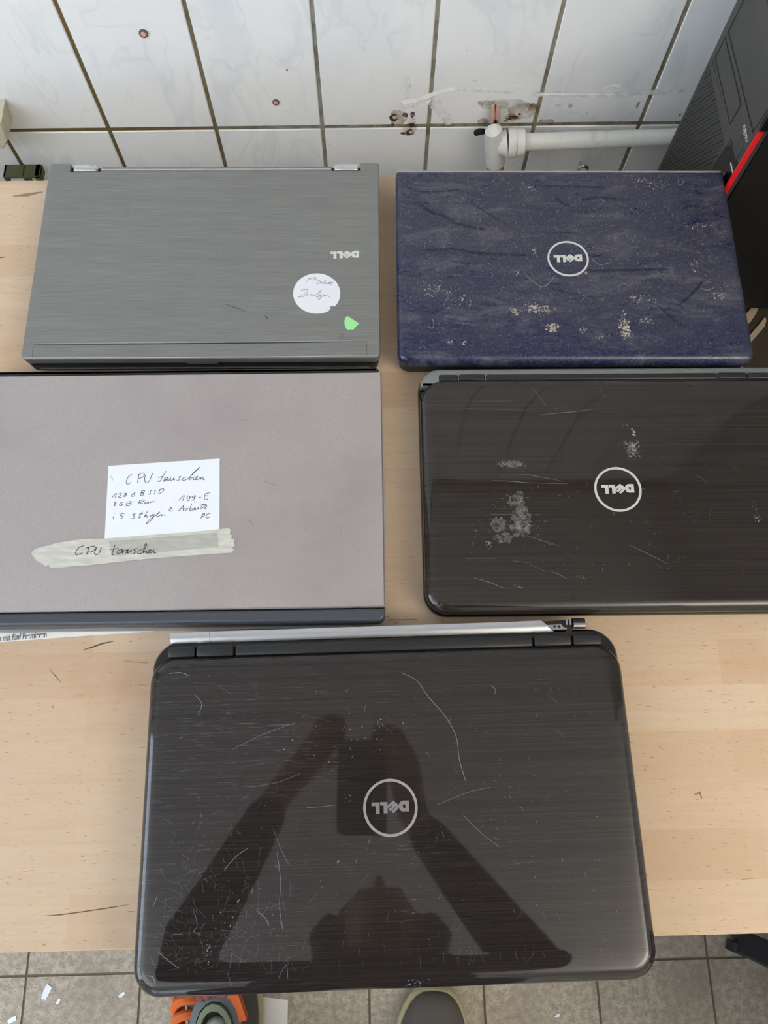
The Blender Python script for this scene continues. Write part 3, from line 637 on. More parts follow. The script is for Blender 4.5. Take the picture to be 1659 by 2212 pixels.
hand = [
    [(488, 208), (455, 225), (432, 268), (432, 300), (455, 303), (478, 285)],
    [(555, 205), (548, 250), (540, 292)], [(552, 210), (590, 195), (610, 205), (600, 230), (552, 250)], [(635, 185), (650, 182)],
    [(618, 215), (612, 260), (622, 290), (648, 285), (672, 245), (690, 195)], [(688, 200), (680, 235)],
    [(825, 175), (785, 240), (765, 275), (750, 280), (745, 270)], [(745, 240), (800, 225)], [(800, 280), (812, 245), (835, 235), (825, 262), (805, 278), (845, 240), (840, 270), (858, 262), (870, 240), (868, 268), (890, 262), (905, 238), (900, 262), (915, 262)],
    [(975, 228), (950, 235), (965, 250), (950, 265), (930, 265)], [(1020, 235), (995, 245), (990, 265), (1020, 262), (1060, 235), (1110, 185), (1165, 133)], [(1165, 133), (1110, 180), (1070, 225), (1055, 262), (1085, 240), (1098, 245), (1098, 262), (1130, 245), (1140, 228), (1120, 235), (1115, 258), (1145, 258), (1170, 235), (1165, 260), (1190, 238), (1195, 262), (1210, 258)],
    [(285, 440), (330, 395), (318, 445)], [(350, 405), (375, 395), (380, 410), (345, 440), (385, 435)], [(435, 395), (410, 400), (430, 415), (415, 430), (405, 422), (440, 398)],
    [(525, 385), (490, 405), (480, 425), (505, 425), (515, 410), (500, 408)], [(585, 370), (565, 420)], [(580, 375), (612, 372), (600, 390), (580, 393), (605, 400), (595, 415), (565, 420)],
    [(685, 370), (665, 372), (668, 390), (665, 405), (650, 408)], [(735, 365), (712, 368), (715, 385), (710, 402), (695, 403)], [(765, 358), (750, 400)], [(755, 362), (800, 352), (795, 378), (760, 400)],
    [(335, 480), (310, 485), (325, 500), (318, 520), (305, 515), (330, 490)], [(395, 485), (370, 495), (360, 515), (380, 520), (390, 508), (378, 505)], [(440, 480), (425, 520)], [(435, 485), (480, 478), (470, 495), (440, 500), (478, 502), (465, 517), (428, 520)],
    [(565, 465), (548, 505)], [(560, 468), (610, 460), (595, 478), (560, 488), (595, 500)], [(640, 480), (615, 490), (615, 500), (635, 495), (650, 482), (650, 498)], [(668, 480), (665, 492), (685, 480), (718, 480)],
    [(305, 625), (295, 655)], [(312, 595), (314, 598)], [(420, 595), (380, 600), (372, 620), (395, 622), (385, 645), (365, 650)],
    [(490, 605), (520, 600), (500, 618), (512, 630), (500, 648), (480, 645)], [(590, 578), (560, 625), (555, 640), (575, 635)], [(555, 605), (595, 598)], [(640, 575), (610, 630), (625, 615), (635, 615), (632, 635), (650, 628)],
    [(700, 605), (675, 615), (672, 630), (700, 615), (708, 605), (680, 660), (640, 695), (632, 690), (665, 655), (720, 620), (765, 580), (740, 600), (735, 625), (755, 622), (780, 605), (780, 620), (800, 610), (820, 618)],
    [(950, 468), (1005, 415), (990, 470)], [(1045, 418), (1030, 445), (1055, 440), (1065, 425), (1050, 465), (1035, 470)], [(1115, 420), (1085, 430), (1090, 442), (1115, 430), (1115, 418), (1100, 460), (1080, 465)], [(1110, 478), (1106, 490)], [(1148, 438), (1172, 435)],
    [(1265, 392), (1220, 400), (1205, 440), (1215, 460), (1245, 450)], [(1205, 425), (1245, 420)],
    [(880, 540), (858, 555), (862, 575), (885, 565), (882, 545), (868, 538)], [(900, 570), (903, 572)],
    [(945, 575), (985, 535), (1000, 520), (995, 572)], [(960, 555), (1010, 548)], [(1020, 572), (1030, 548), (1045, 545)], [(1080, 500), (1060, 565), (1085, 565), (1090, 550), (1068, 552)], [(1100, 558), (1120, 545), (1105, 545), (1105, 562), (1135, 550), (1148, 540), (1145, 558)], [(1165, 490), (1168, 491)], [(1200, 500), (1165, 545), (1180, 548), (1215, 520), (1230, 522), (1210, 545), (1225, 548)], [(1160, 515), (1230, 505)],
    [(1190, 602), (1170, 648)], [(1180, 605), (1210, 598), (1205, 618), (1180, 628)], [(1268, 595), (1235, 605), (1222, 635), (1240, 642), (1255, 635)]]
write(bm, S, zt, Z7, hand, 0.00055, 1, 0.00055)
S.stroke(bm, [Z7(q) for q in [(268, 212), (285, 240), (300, 272)]], 0.0012, zt, 2, 0.0005)
obj('paper_note', bm, ['paper', 'ink', 'grey_backing'], S.r, label='white paper note with handwriting CPU tauschen and a price')
Z5 = zoomed((0, 780), 1.929)
tp = [(130, 800), (150, 782), (240, 758), (330, 743), (436, 740), (600, 727), (800, 712), (905, 702), (955, 697), (962, 705), (958, 720), (968, 728), (963, 740), (978, 742), (974, 758), (980, 768), (966, 780), (975, 788), (962, 800), (830, 808), (600, 826), (400, 848), (255, 861), (210, 862), (205, 850), (190, 856), (178, 845), (160, 838), (142, 820)]
bm = bmesh.new(); plate(bm, [S.p(*Z5(q), zt) for q in tp], zt + 0.0004, zt + 0.0006)
tapeink = [[(352, 770), (330, 778), (316, 800), (322, 808), (345, 800)], [(372, 775), (362, 808)], [(360, 780), (392, 772), (398, 782), (385, 795), (366, 796)], [(405, 775), (395, 800), (402, 808), (415, 800), (424, 775)],
           [(480, 768), (468, 805), (475, 806)], [(458, 785), (495, 782)], [(510, 785), (492, 792), (490, 803), (505, 798), (512, 785), (510, 802), (520, 790), (530, 790), (525, 802), (535, 785), (532, 802), (548, 788), (546, 800)], [(575, 782), (558, 787), (568, 795), (555, 804)], [(592, 786), (578, 792), (576, 802), (592, 800), (612, 768), (605, 765), (598, 800), (610, 790), (612, 802), (622, 796), (632, 790), (622, 788), (618, 800), (632, 800), (642, 788), (640, 800), (652, 800)]]
write(bm, S, zt, Z5, tapeink, 0.0007, 1, 0.0008)
poly(bm, [S.p(*Z5(q), zt) for q in [(455, 752), (600, 740), (780, 726), (905, 716), (912, 775), (700, 795), (465, 812)]], zt + 0.00068, 2)
obj('masking_tape', bm, ['masking_tape', 'ink', 'grey_backing'], S.r, label='strip of pale masking tape with handwriting CPU tauschen')

# ------------------------------------------------------------------ glossy laptops
def glossy(L, w, d, zt, lidx, rear_px, bar_px, rc, fc, mlid, roll):
    """base, rail, lid; returns rear line of the lid"""
    bm = bmesh.new(); slab(bm, -w, w, -d, d, (fc, fc, rc, rc), [(0.006, 0.003), (0.0015, 0.008), (0, 0.014), (0.0006, zt - 0.017), (0.0025, zt - 0.0145)])
    obj('base', bm, 'gloss_black', L.r, smooth=True)
    for sx in (-1, 1):
        for sy in (-1, 1):
            bm = bmesh.new(); tube(bm, [(sx * (w - 0.035), sy * (d - 0.04), 0), (sx * (w - 0.035), sy * (d - 0.04), 0.004)], 0.008, 12); obj('foot', bm, 'matte_black', L.r)

# ------------------------------------------------------------------ 4. glossy laptop, right
random.seed(51)
K = Laptop(0.2475, 0.2626, -0.010, 'glossy dark brown laptop with grey rear bar, in front of the dusty blue one')
w, d, zt = 0.400 / 2, 0.260 / 2, 0.036
glossy(K, w, d, zt, None, None, None, 0.022, 0.022, None, None)
yl = K.p(1200, 818, zt)[1] + 0.0025; yr = K.p(1200, 809.5, zt - 0.006)[1]
bm = bmesh.new()
prof = [(0.002, zt - 0.0145), (0.0002, zt - 0.012), (0, zt - 0.009)] + [(0.011 * (1 - math.cos(a)), zt - 0.009 + 0.0085 * math.sin(a)) for a in [0.5 * PI * k / 8 for k in range(1, 9)]] + [(0.020, zt - 0.0002), (0.034, zt)]
slab(bm, -w + 0.0012, w - 0.0012, -d + 0.0004, yl, (0.0215, 0.0215, 0.027, 0.027), prof, n=12)
Z6 = zoomed((880, 770), 2.1297)
for pts in [[(270, 930), (340, 928), (410, 930)], [(565, 958), (640, 990)], [(650, 985), (700, 1005), (738, 1025)], [(305, 1018), (380, 1040), (450, 1068)], [(545, 822), (620, 848), (705, 873)], [(1015, 865), (1100, 905), (1200, 955)], [(390, 570), (480, 575), (560, 582), (740, 586)], [(430, 548), (560, 545), (720, 575)], [(595, 270), (740, 258), (860, 243)], [(385, 726), (480, 726)], [(590, 755), (730, 752)], [(275, 210), (480, 205)], [(485, 940), (560, 950)], [(1145, 958), (1175, 975)], [(480, 1045), (530, 1070)], [(270, 240), (560, 250)], [(575, 145), (640, 230)], [(1330, 545), (1380, 582)], [(1300, 120), (1360, 155)], [(880, 145), (910, 185)]]:
    K.stroke(bm, [Z6(q) for q in pts], random.uniform(0.00022, 0.0004), zt, 1, 0.0003)
for px, py, sx, sy, n, mi in [(415, 775, 26, 22, 60, 2), (520, 740, 26, 34, 80, 2), (535, 790, 28, 22, 50, 2), (435, 845, 30, 10, 30, 2), (375, 865, 8, 10, 18, 1), (500, 660, 26, 14, 50, 2), (465, 490, 35, 8, 40, 2), (520, 505, 22, 14, 40, 2), (1038, 352, 6, 8, 22, 1), (1030, 410, 20, 12, 40, 1), (1040, 440, 12, 16, 40, 1), (1005, 320, 14, 6, 14, 2), (690, 243, 14, 5, 16, 2), (1608, 740, 8, 10, 16, 1), (1600, 705, 10, 12, 14, 2), (800, 1018, 14, 8, 22, 2), (1000, 400, 8, 4, 10, 1), (510, 1055, 14, 8, 12, 2)]:
    q = Z6((px, py)); specks(bm, K, zt, q[0], q[1], sx / 2.13, sy / 2.13, n, mi, 0.0009)
for px, py, a_, b_ in [(420, 775, 42, 36), (525, 745, 50, 62), (520, 790, 56, 42), (440, 835, 50, 26), (500, 665, 46, 30), (470, 495, 62, 20), (1030, 430, 26, 40), (515, 640, 20, 24)]:
    poly(bm, [K.p(*Z6((px + a_ * math.cos(t) * random.uniform(0.7, 1.1), py + b_ * math.sin(t) * random.uniform(0.7, 1.1))), zt) for t in [2 * PI * q / 20 for q in range(20)]], zt + random.uniform(0.00016, 0.0002), 2)
for px, py, a in [(708, 470, 6), (675, 370, 5), (1200, 918, 4), (1258, 925, 9), (755, 1102, 14)]:
    q = Z6((px, py)); specks(bm, K, zt, q[0], q[1], a / 2.6, 2.2, 14, 3, 0.0012)
scatter(bm, K, zt, 150, -w + 0.04, w - 0.04, -d + 0.04, yl - 0.04, 4, 0.001, 0.02, (0.0001, 0.00022))
scatter(bm, K, zt, 70, -w + 0.04, 0.1, -d + 0.04, 0.0, 1, 0.0008, 0.006, (0.00015, 0.0003))
obj('lid', bm, ['glossy_striped_black', 'scratch', 'smear', 'seam', 'faint_scratch'], K.r, smooth=True, angle=60)
bm = bmesh.new(); slab(bm, -w + 0.0018, w - 0.0018, yr - 0.012, d - 0.0012, (0.0005, 0.0005, 0.020, 0.020), [(0, zt - 0.0155), (0, zt - 0.010), (0.0004, zt - 0.0085), (0.0014, zt - 0.0074), (0.003, zt - 0.0068)], n=12)
obj('rear_bar', bm, 'base_grey', K.r, smooth=True, label='satin grey bar along the rear edge')
xs = [K.p(q, 815, zt)[0] for q in (992, 1051, 1556, 1620)]
for xa, xb, nm in ((-w + 0.021, xs[0], 'rail_end'), (xs[0], xs[1], 'hinge_cap'), (xs[1], xs[2], 'hinge_rail'), (xs[2], xs[3], 'hinge_cap'), (xs[3], w - 0.021, 'rail_end')):
    bm = bmesh.new(); box(bm, xa + 0.0005, xb - 0.0005, yl - 0.0012, yr + 0.001, 0.014, zt - (0.0042 if nm == 'hinge_cap' else 0.005), bev=0.0018, seg=3); obj(nm, bm, 'black_plastic', K.r, smooth=True)
badge(K, 1334.5, 1057, 1283.5, zt, ('emblem_silver', 'emblem_silver'), 0.095, -0.01)

# ------------------------------------------------------------------ 5. big glossy laptop in front
random.seed(61)
N = Laptop(0.0105, -0.0278, 0.010, 'large scratched glossy black laptop with broken silver rear bar, overhanging the bench edge')
zt = 0.045
l0 = N.p(318, 1500, zt - 0.014)[0]; r0 = N.p(1352, 1500, zt - 0.014)[0]
fl = N.p(275, 2120, zt - 0.014)[0]; fr = N.p(1432, 2110, zt - 0.014)[0]
w = 0.215; d = 0.2890 / 2
glossy(N, w, d, zt, None, None, None, 0.026, 0.024, None, None)
yl = N.p(830, 1402, zt)[1]
bm = bmesh.new()
prof = [(0.002, zt - 0.0165), (0.0002, zt - 0.0145), (0, zt - 0.012)] + [(0.0125 * (1 - math.cos(a)), zt - 0.012 + 0.0116 * math.sin(a)) for a in [0.5 * PI * k / 10 for k in range(1, 11)]] + [(0.018, zt - 0.0001), (0.026, zt)]
slab(bm, -w + 0.0008, w - 0.0008, -d + 0.0004, yl, (0.0235, 0.0235, 0.024, 0.024), prof, n=12)
for pts, ww in [([(866, 1453), (900, 1470), (925, 1505), (960, 1545), (985, 1590), (992, 1640), (1006, 1688)], 0.0006), ([(598, 1840), (606, 1900), (604, 1960), (612, 2012)], 0.0004), ([(484, 1880), (510, 1850), (536, 1832)], 0.0006), ([(660, 1745), (700, 1742), (728, 1738)], 0.0003), ([(590, 1790), (605, 1830), (625, 1870)], 0.0003),
                ([(555, 1968), (572, 1982), (582, 2000)], 0.0006), ([(375, 2018), (394, 2018)], 0.0012), ([(340, 2055), (370, 2080), (388, 2092)], 0.0006), ([(326, 2070), (336, 2088)], 0.0010), ([(492, 2102), (500, 2128)], 0.0008), ([(310, 2108), (330, 2110), (336, 2128)], 0.0008), ([(420, 1968), (426, 2000), (418, 2012), (434, 2018)], 0.0004), ([(330, 1960), (338, 1940), (340, 1930)], 0.0005), ([(600, 2115), (618, 2085), (622, 2115)], 0.0004),
                ([(1200, 1575), (1218, 1592)], 0.0005), ([(1184, 1500), (1205, 1520)], 0.0005), ([(1000, 1760), (1040, 1800), (1080, 1830)], 0.0003), ([(940, 1740), (1010, 1712), (1060, 1700)], 0.0003), ([(870, 2135), (885, 2125)], 0.0005), ([(1170, 1970), (1180, 1985)], 0.0005), ([(365, 1455), (390, 1453), (410, 1460)], 0.0007), ([(420, 1500), (436, 1520), (428, 1545)], 0.0005), ([(470, 1480), (500, 1500)], 0.0004), ([(1160, 1470), (1180, 1465)], 0.0004), ([(640, 1540), (720, 1560)], 0.0003), ([(820, 1560), (850, 1585)], 0.0004), ([(540, 1700), (600, 1690), (650, 1670)], 0.0003), ([(500, 1620), (560, 1590), (640, 1560)], 0.0003), ([(1060, 1480), (1070, 1490), (1068, 1500)], 0.0004), ([(1378, 1820), (1390, 1832)], 0.0005), ([(860, 1995), (890, 1985)], 0.0003), ([(1085, 1870), (1160, 1860)], 0.0003)]:
    N.stroke(bm, pts, ww * 0.6, zt, 1, 0.0003, True)
X0, X1 = -w + 0.03, w - 0.03; Y0, Y1 = -d + 0.03, yl - 0.03
scatter(bm, N, zt, 330, X0, X1, Y0, Y1, 2, 0.001, 0.022, (0.0001, 0.00022))
scatter(bm, N, zt, 170, X0, X1, Y0, Y1, 1, 0.0008, 0.006, (0.0001, 0.0003))
for k in range(260):            # the denser scuffs of the front left corner
    x = X0 - 0.008 + abs(random.gauss(0, 0.055)); y = Y0 - 0.008 + abs(random.gauss(0, 0.06))
    a = random.uniform(0, PI); l = random.uniform(0.001, 0.010) * random.random() + 0.0008; q = Vector((math.cos(a), math.sin(a))) * l
    ribbon(bm, [(x - q.x, y - q.y), (x + q.x, y + q.y)], random.uniform(0.00012, 0.0003), zt + 0.00028, 1, True)
for k in range(60):
    x = X0 + random.uniform(0, 0.36); y = Y0 - 0.010 + random.expovariate(140)
    a = random.gauss(1.5, 0.5); l = random.uniform(0.001, 0.005); q = Vector((math.cos(a), math.sin(a))) * l
    ribbon(bm, [(x - q.x, y - q.y), (x + q.x, y + q.y)], 0.0002, zt + 0.0003, 1, True)
for px, py, sx, sy, n, mi in [(452, 2060, 4, 16, 14, 1), (500, 2000, 40, 30, 30, 1), (420, 1460, 40, 10, 22, 3), (390, 1462, 20, 4, 18, 3), (615, 2010, 8, 20, 16, 3), (900, 2120, 12, 5, 16, 1), (750, 1725, 8, 4, 8, 1), (730, 1862, 2, 3, 3, 1), (700, 1610, 60, 30, 20, 1), (830, 1570, 30, 20, 20, 1), (1150, 1900, 20, 30, 10, 3)]:
    specks(bm, N, zt, px, py, sx, sy, n, mi, 0.0007)
obj('lid', bm, ['scratched_striped_black', 'scratch', 'faint_scratch', 'smear'], N.r, smooth=True, angle=60)
# hinge rail in segments behind the lid
zr = zt - 0.004
xs = [N.p(q, 1395, zr)[0] for q in (423, 506, 1154, 1238)]
yr = yl + 0.0088
for xa, xb, nm in ((-w + 0.016, xs[0], 'rail_end'), (xs[0], xs[1], 'hinge_cap'), (xs[1], xs[2], 'hinge_rail'), (xs[2], xs[3], 'hinge_cap'), (xs[3], w - 0.016, 'rail_end')):
    bm = bmesh.new(); box(bm, xa + 0.0006, xb - 0.0006, yl - 0.0015, yr, 0.016, zr + (0.0012 if nm == 'hinge_cap' else 0), bev=0.0022, seg=3); obj(nm, bm, 'black_plastic', N.r, smooth=True)
zb = zt - 0.010
def rearbar(pts_top, pts_bot, z, nseg=8):
    """a bar whose cross-section rises from its front and rear edge"""
    bm = bmesh.new(); rings = []
    for a, b in zip(pts_top, pts_bot):
        A_, B_ = Vector(N.p(*a, z)), Vector(N.p(*b, z)); r_ = []
        for k in range(nseg + 1):
            t = k / nseg; q = A_.lerp(B_, t); r_.append((q.x, q.y, z - 0.0022 + 0.0032 * math.sin(PI * (0.14 + 0.72 * t))))
        r_ += [(B_.x, B_.y, z - 0.009), (A_.x, A_.y, z - 0.009)]
        rings.append(r_)
    loft(bm, rings); return bm
obj('rear_bar', rearbar([(367, 1367), (452, 1364)], [(369, 1390), (454, 1388)], zb), 'satin_chrome', N.r, smooth=True, label='short silver end piece of the rear bar')
obj('rear_bar', rearbar([(453, 1364), (800, 1353), (1100, 1343), (1169, 1340), (1172, 1348)], [(455, 1388), (800, 1377), (1100, 1367), (1198, 1365), (1199, 1365.5)], zb), 'satin_chrome', N.r, smooth=True, label='long silver rear bar with a broken right end')
# exposed hinge at the broken end
def npx(px, py, z): q = N.p(px, py, z); return Vector((q[0], q[1], z))
bm = bmesh.new(); plate(bm, [N.p(*q, zb) for q in [(1176, 1350), (1212, 1348), (1218, 1354), (1226, 1356), (1224, 1359), (1190, 1360), (1182, 1357)]], zb - 0.004, zb - 0.001)
obj('hinge_bracket', bm, 'dark_chrome', N.r, label='exposed bare metal hinge bracket')
for px in (1198.5, 1208):
    bm = bmesh.new(); q = npx(px, 1353, zb); tube(bm, [q - Vector((0, 0, 0.002)), q + Vector((0, 0, 0.0004))], 0.0011, 10); obj('screw', bm, 'matte_black', N.r)
bm = bmesh.new(); plate(bm, [N.p(*q, zb) for q in [(1172, 1341), (1234, 1336), (1240, 1346), (1238, 1366), (1226, 1366), (1222, 1350), (1176, 1348)]], zb - 0.009, zb - 0.0042); obj('hinge_frame', bm, 'dark_metal', N.r)
bm = bmesh.new()
for px in (1224, 1232): box(bm, npx(px, 1346, zb).x - 0.0008, npx(px, 1346, zb).x + 0.0008, npx(px, 1350, zb).y, npx(px, 1338, zb).y, zb - 0.006, zb + 0.001)
obj('hinge_clip', bm, 'dark_chrome', N.r)
bm = bmesh.new(); tube(bm, [npx(1238, 1351, zb - 0.002), npx(1264, 1351, zb - 0.002)], 0.0030, 16); ball(bm, npx(1264, 1352, zb - 0.002), 0.0018)
obj('hinge_pin', bm, 'dark_chrome', N.r, smooth=True)
bm = bmesh.new(); tube(bm, [npx(1236, 1344, zb - 0.004), npx(1262, 1345, zb - 0.004)], 0.0040, 14); obj('hinge_barrel', bm, 'matte_black', N.r, smooth=True)
badge(N, 843.3, 1744.5, 784.5, zt, ('satin_chrome', 'dark_chrome'), 0.095, -0.01)

# ------------------------------------------------------------------ newspaper under the silver laptop
news = empty('newspaper_sheet', (*U(60, 1340, T).xy, T), 0, 'strip of newspaper with grey print, sticking out under the silver laptop', 'newspaper')
nx, ny = news.location.x, news.location.y
def nw(px, py): p = U(px, py, T + 0.0004); return (p.x - nx, p.y - ny)
bm = bmesh.new(); plate(bm, [nw(*q) for q in [(-60, 1394), (0, 1387), (120, 1378), (230, 1370), (330, 1364), (345, 1352), (345, 1330), (-60, 1330)]], 0.0001, 0.0004); obj('sheet', bm, 'newsprint', news)
bm = text_mesh('n mit fünf Premieren', 0.0066, bold=0.00022); q = nw(49, 1375); e = nw(100, 1367); s = nw(0, 1376)
ang = math.atan2(e[1] - s[1], e[0] - s[0])
xs_ = [v.co.x for v in bm.verts]; k = (e[0] - s[0] + 0.002) / (max(xs_) - min(xs_))
bmesh.ops.transform(bm, verts=bm.verts[:], matrix=Matrix.Translation((q[0], q[1], 0.00055)) @ Matrix.Rotation(ang, 4, 'Z') @ Matrix.Diagonal((k, 1.25, 1, 1)))
obj('print', bm, 'print_grey', news)

# ------------------------------------------------------------------ pipe and fittings on the wall
PY = 0.828
def wy(px, py, y): return UY(px, py, y)
pipe = empty('water_pipe', (wy(1072, 330, PY).x, PY, GZ - 0.06), 0, 'white painted pipe with elbow fitting running along the tiled wall', 'pipe')
po = pipe.location.copy()
def pp(px, py, y=PY): return UY(px, py, y) - po
sc = (UY(1100, 300, PY) - UY(1000, 300, PY)).length / 100
bm = bmesh.new(); a, b = pp(1128, 307), pp(1700, 288); tube(bm, [a, (a + b) / 2 + Vector((0, 0, 0.0004)), b], [0.0118, 0.0112, 0.0108], 20); obj('pipe_run', bm, 'painted_pipe', pipe, smooth=True)
bm = bmesh.new(); a, b = pp(1066, 282), pp(1070, 352); tube(bm, [a, a.lerp(b, 0.3), b], [0.0115, 0.0128, 0.0136], 20); tube(bm, [pp(1066, 282), pp(1064, 276)], [0.0115, 0.006], 16); obj('elbow_body', bm, 'painted_pipe', pipe, smooth=True)
bm = bmesh.new(); a, b = pp(1070, 350), pp(1070.5, 372); tube(bm, [a, b], [0.0122, 0.0118], 16); obj('mortar_collar', bm, 'raw_mortar', pipe, smooth=True)
bm = bmesh.new(); tube(bm, [pp(1074, 312), pp(1084, 311), pp(1095, 309.5)], [0.013, 0.0165, 0.0185], 22); obj('elbow_neck', bm, 'painted_pipe', pipe, smooth=True)
bm = bmesh.new(); tube(bm, [pp(1095, 309.5), pp(1096, 309.5), pp(1112, 308.5), pp(1113, 308.5)], [0.0185, 0.0200, 0.0200, 0.0185], 24); obj('coupling_nut', bm, 'painted_pipe', pipe, smooth=True, angle=30)
bm = bmesh.new(); tube(bm, [pp(1113.5, 308.5), pp(1114.5, 308.5), pp(1131, 307.5), pp(1133, 307.5)], [0.0175, 0.0188, 0.0185, 0.0165], 24); obj('coupling_nut', bm, 'painted_pipe', pipe, smooth=True, angle=30)
bm = bmesh.new()
q = pp(1044, 284, 0.842); tube(bm, [q, pp(1036, 284, 0.846), pp(1029, 287, 0.850)], [0.004, 0.0045, 0.0045], 10); obj('side_lug', bm, 'dark_metal', pipe, smooth=True)
# wall plug with its screw above the elbow, and the loose plugs
def wall_plug(px, py, r, label, sc_=(1, 1)):
    c = UY(px, py, WY)
    o = empty('wall_plug', (c.x, WY, c.z), 0, label, 'wall plug')
    bm = bmesh.new(); n = 14
    rings = [[(q * r * sc_[0] * math.cos(2 * PI * k / n), y, q * r * sc_[1] * math.sin(2 * PI * k / n)) for k in range(n)] for q, y in ((1.0, 0.004), (1.0, -0.0016), (0.62, -0.002), (0.55, 0.0005))]
    loft(bm, rings); obj('collar', bm, 'plug_dark', o)
    bm = bmesh.new(); rings = [[(q * r * sc_[0] * math.cos(2 * PI * k / n), y, q * r * sc_[1] * math.sin(2 * PI * k / n)) for k in range(n)] for q, y in ((0.7, 0.002), (0.7, -0.0017), (0.4, -0.0026))]
    loft(bm, rings); obj('plug_core', bm, 'wall_plug', o)
wall_plug(310, 71.5, 0.0055, 'pinkish wall plug high up in the second tile from the left')
wall_plug(596, 220, 0.0046, 'small pale wall plug low in the tile above the grey laptop')
plug = empty('broken_wall_plug', (UY(1071, 245, WY).x, WY, UY(1071, 245, WY).z), 0, 'split pink wall plug with a screw, directly above the white elbow fitting', 'wall plug')
pc = plug.location.copy()
def pq(px, py, y): return UY(px, py, y) - pc
bm = bmesh.new()
for a, b in (((1065, 228), (1065, 266)), ((1076, 227), (1075, 266))):
    tube(bm, [pq(*a, 0.852), pq((a[0] + b[0]) / 2, (a[1] + b[1]) / 2, 0.850), pq(*b, 0.852)], [0.0022, 0.0035, 0.0032], 10)
obj('plug_shell', bm, 'wall_plug', plug, smooth=True)
bm = bmesh.new(); tube(bm, [pq(1070.5, 226, 0.8535), pq(1070.5, 262, 0.852)], 0.0012, 8); obj('plug_slot', bm, 'plug_dark', plug)
bm = bmesh.new()
for k in range(6): tube(bm, [pq(1070, 258 + k * 4, 0.850), pq(1070, 260 + k * 4, 0.850)], [0.0042, 0.0030], 12)
obj('screw', bm, 'dark_metal', plug, smooth=True)
c = UY(850, 252, WY); cap = []
for px, py, lab in ((853, 253, 'crumbling plug hole in the tile just left of the middle joint'), (888, 285, 'crumbling plug hole on the horizontal tile joint')):
    c = UY(px, py, WY); o = empty('plug_hole_filler', (c.x, WY, c.z), 0, lab, 'wall plug')
    bm = bmesh.new(); ball(bm, (0, 0.001, 0), 0.0055, 0, (1, 0.35, 0.9), 10); obj('plug_core', bm, 'wall_plug', o, smooth=True)
    bm = bmesh.new(); random.seed(int(px))
    for k in range(7): a = random.uniform(0, 6.28); ball(bm, (0.0068 * math.cos(a), 0.001, 0.0062 * math.sin(a)), 0.0022, 0, (1, 0.5, 1), 8)
    obj('broken_rim', bm, 'raw_mortar', o)
# chrome ring showing over the blue laptop
c = UY(1258, 366, 0.84)
er = empty('chrome_eye_bolt', tuple(c), 0, 'small chrome ring on the wall just above the blue laptop', 'eye bolt')
bm = bmesh.new(); R_, r_ = 0.0072, 0.0022
loft(bm, [[((R_ + r_ * math.cos(t)) * math.cos(a), r_ * math.sin(t), (R_ + r_ * math.cos(t)) * math.sin(a)) for t in [2 * PI * k / 10 for k in range(10)]] for a in [2 * PI * q / 24 for q in range(25)]], cap=False); obj('ring', bm, 'chrome', er, smooth=True)
bm = bmesh.new(); tube(bm, [(0, 0.001, -0.007), (0, WY - 0.84 + 0.002, -0.007)], 0.0026, 10); obj('shank', bm, 'chrome', er, smooth=True)
# left side: beige socket box and the olive clip behind the bench
c = UY(2, 292, 0.835)
so = empty('junction_box', (c.x - 0.03, WY, c.z), 0, 'beige plastic box on the wall at the left picture edge', 'junction box')
p1, p2, p3, p4 = [UY(*q, 0.820) for q in ((3, 264), (18.5, 303), (9, 322), (-60, 325))]
p5 = UY(-60, 262, 0.820)
bm = bmesh.new(); L_ = [Vector((p.x - so.location.x, 0, p.z - so.location.z)) for p in (p1, p2, p3, p4, p5)]
loft(bm, [[(p.x, 0.0, p.z) for p in L_], [(p.x, -0.036, p.z) for p in L_], [(p.x * 0.94, -0.039, p.z * 0.94) for p in L_]]); obj('housing', bm, 'beige_plastic', so)
c = UY(52, 380, 0.845)
oc = empty('plastic_clip', (c.x, WY, c.z), 0, 'olive green plastic clip on the wall, behind the bench beside the grey laptop', 'clip')
a, b = UY(8, 372, 0.84), UY(97, 388, 0.84)
hw = (b.x - a.x) / 2; hh = (a.z - b.z) / 2
bm = bmesh.new()
box(bm, -hw, hw, -0.022, 0.0, hh * 0.4, hh, bev=0.001); box(bm, -hw, -hw + 0.004, -0.022, 0, -hh, hh, bev=0.0008); box(bm, hw - 0.008, hw, -0.022, 0, -hh, hh, bev=0.0008); box(bm, hw * 0.05, hw * 0.15, -0.022, 0, -hh, hh, bev=0.0008)
obj('clip_frame', bm, 'olive_plastic', oc)
bm = bmesh.new(); box(bm, -hw + 0.004, hw - 0.004, -0.004, 0, -hh, hh * 0.5); obj('clip_back', bm, 'dark_board', oc)

# ------------------------------------------------------------------ computer tower on a low shelf unit at the bench end
TX, TYn, TYw = 0.4075, 0.615, 0.7895
TZ0, TZ1 = T - 0.225, T + 0.150
unit = empty('shelf_unit', (0.675, 0.60, 0), 0, 'low dark shelf unit at the right end of the bench, under the tower', 'shelf unit')
bm = bmesh.new(); box(bm, -0.262, 0.262, -0.35, 0.24, TZ0 - 0.042, TZ0 - 0.012, bev=0.002); obj('shelf_board', bm, 'dark_board', unit)
for sx in (-1, 1):
    bm = bmesh.new(); box(bm, sx * 0.24 - 0.012, sx * 0.24 + 0.012, -0.34, 0.23, 0, TZ0 - 0.042, bev=0.002); obj('side_panel', bm, 'dark_board', unit)
tower = empty('computer_tower', (TX + 0.2, (TYn + TYw) / 2, TZ0 - 0.012), 0, 'black computer tower with perforated front and red stripe at the right', 'computer')
to = tower.location.copy()
def tw(px, py, x=TX): return UX(px, py, x) - to
Z1 = zoomed((1380, 0), 5.2652)
y0, y1 = TYn - to.y, TYw - to.y; z0, z1 = 0.012, TZ1 - to.z
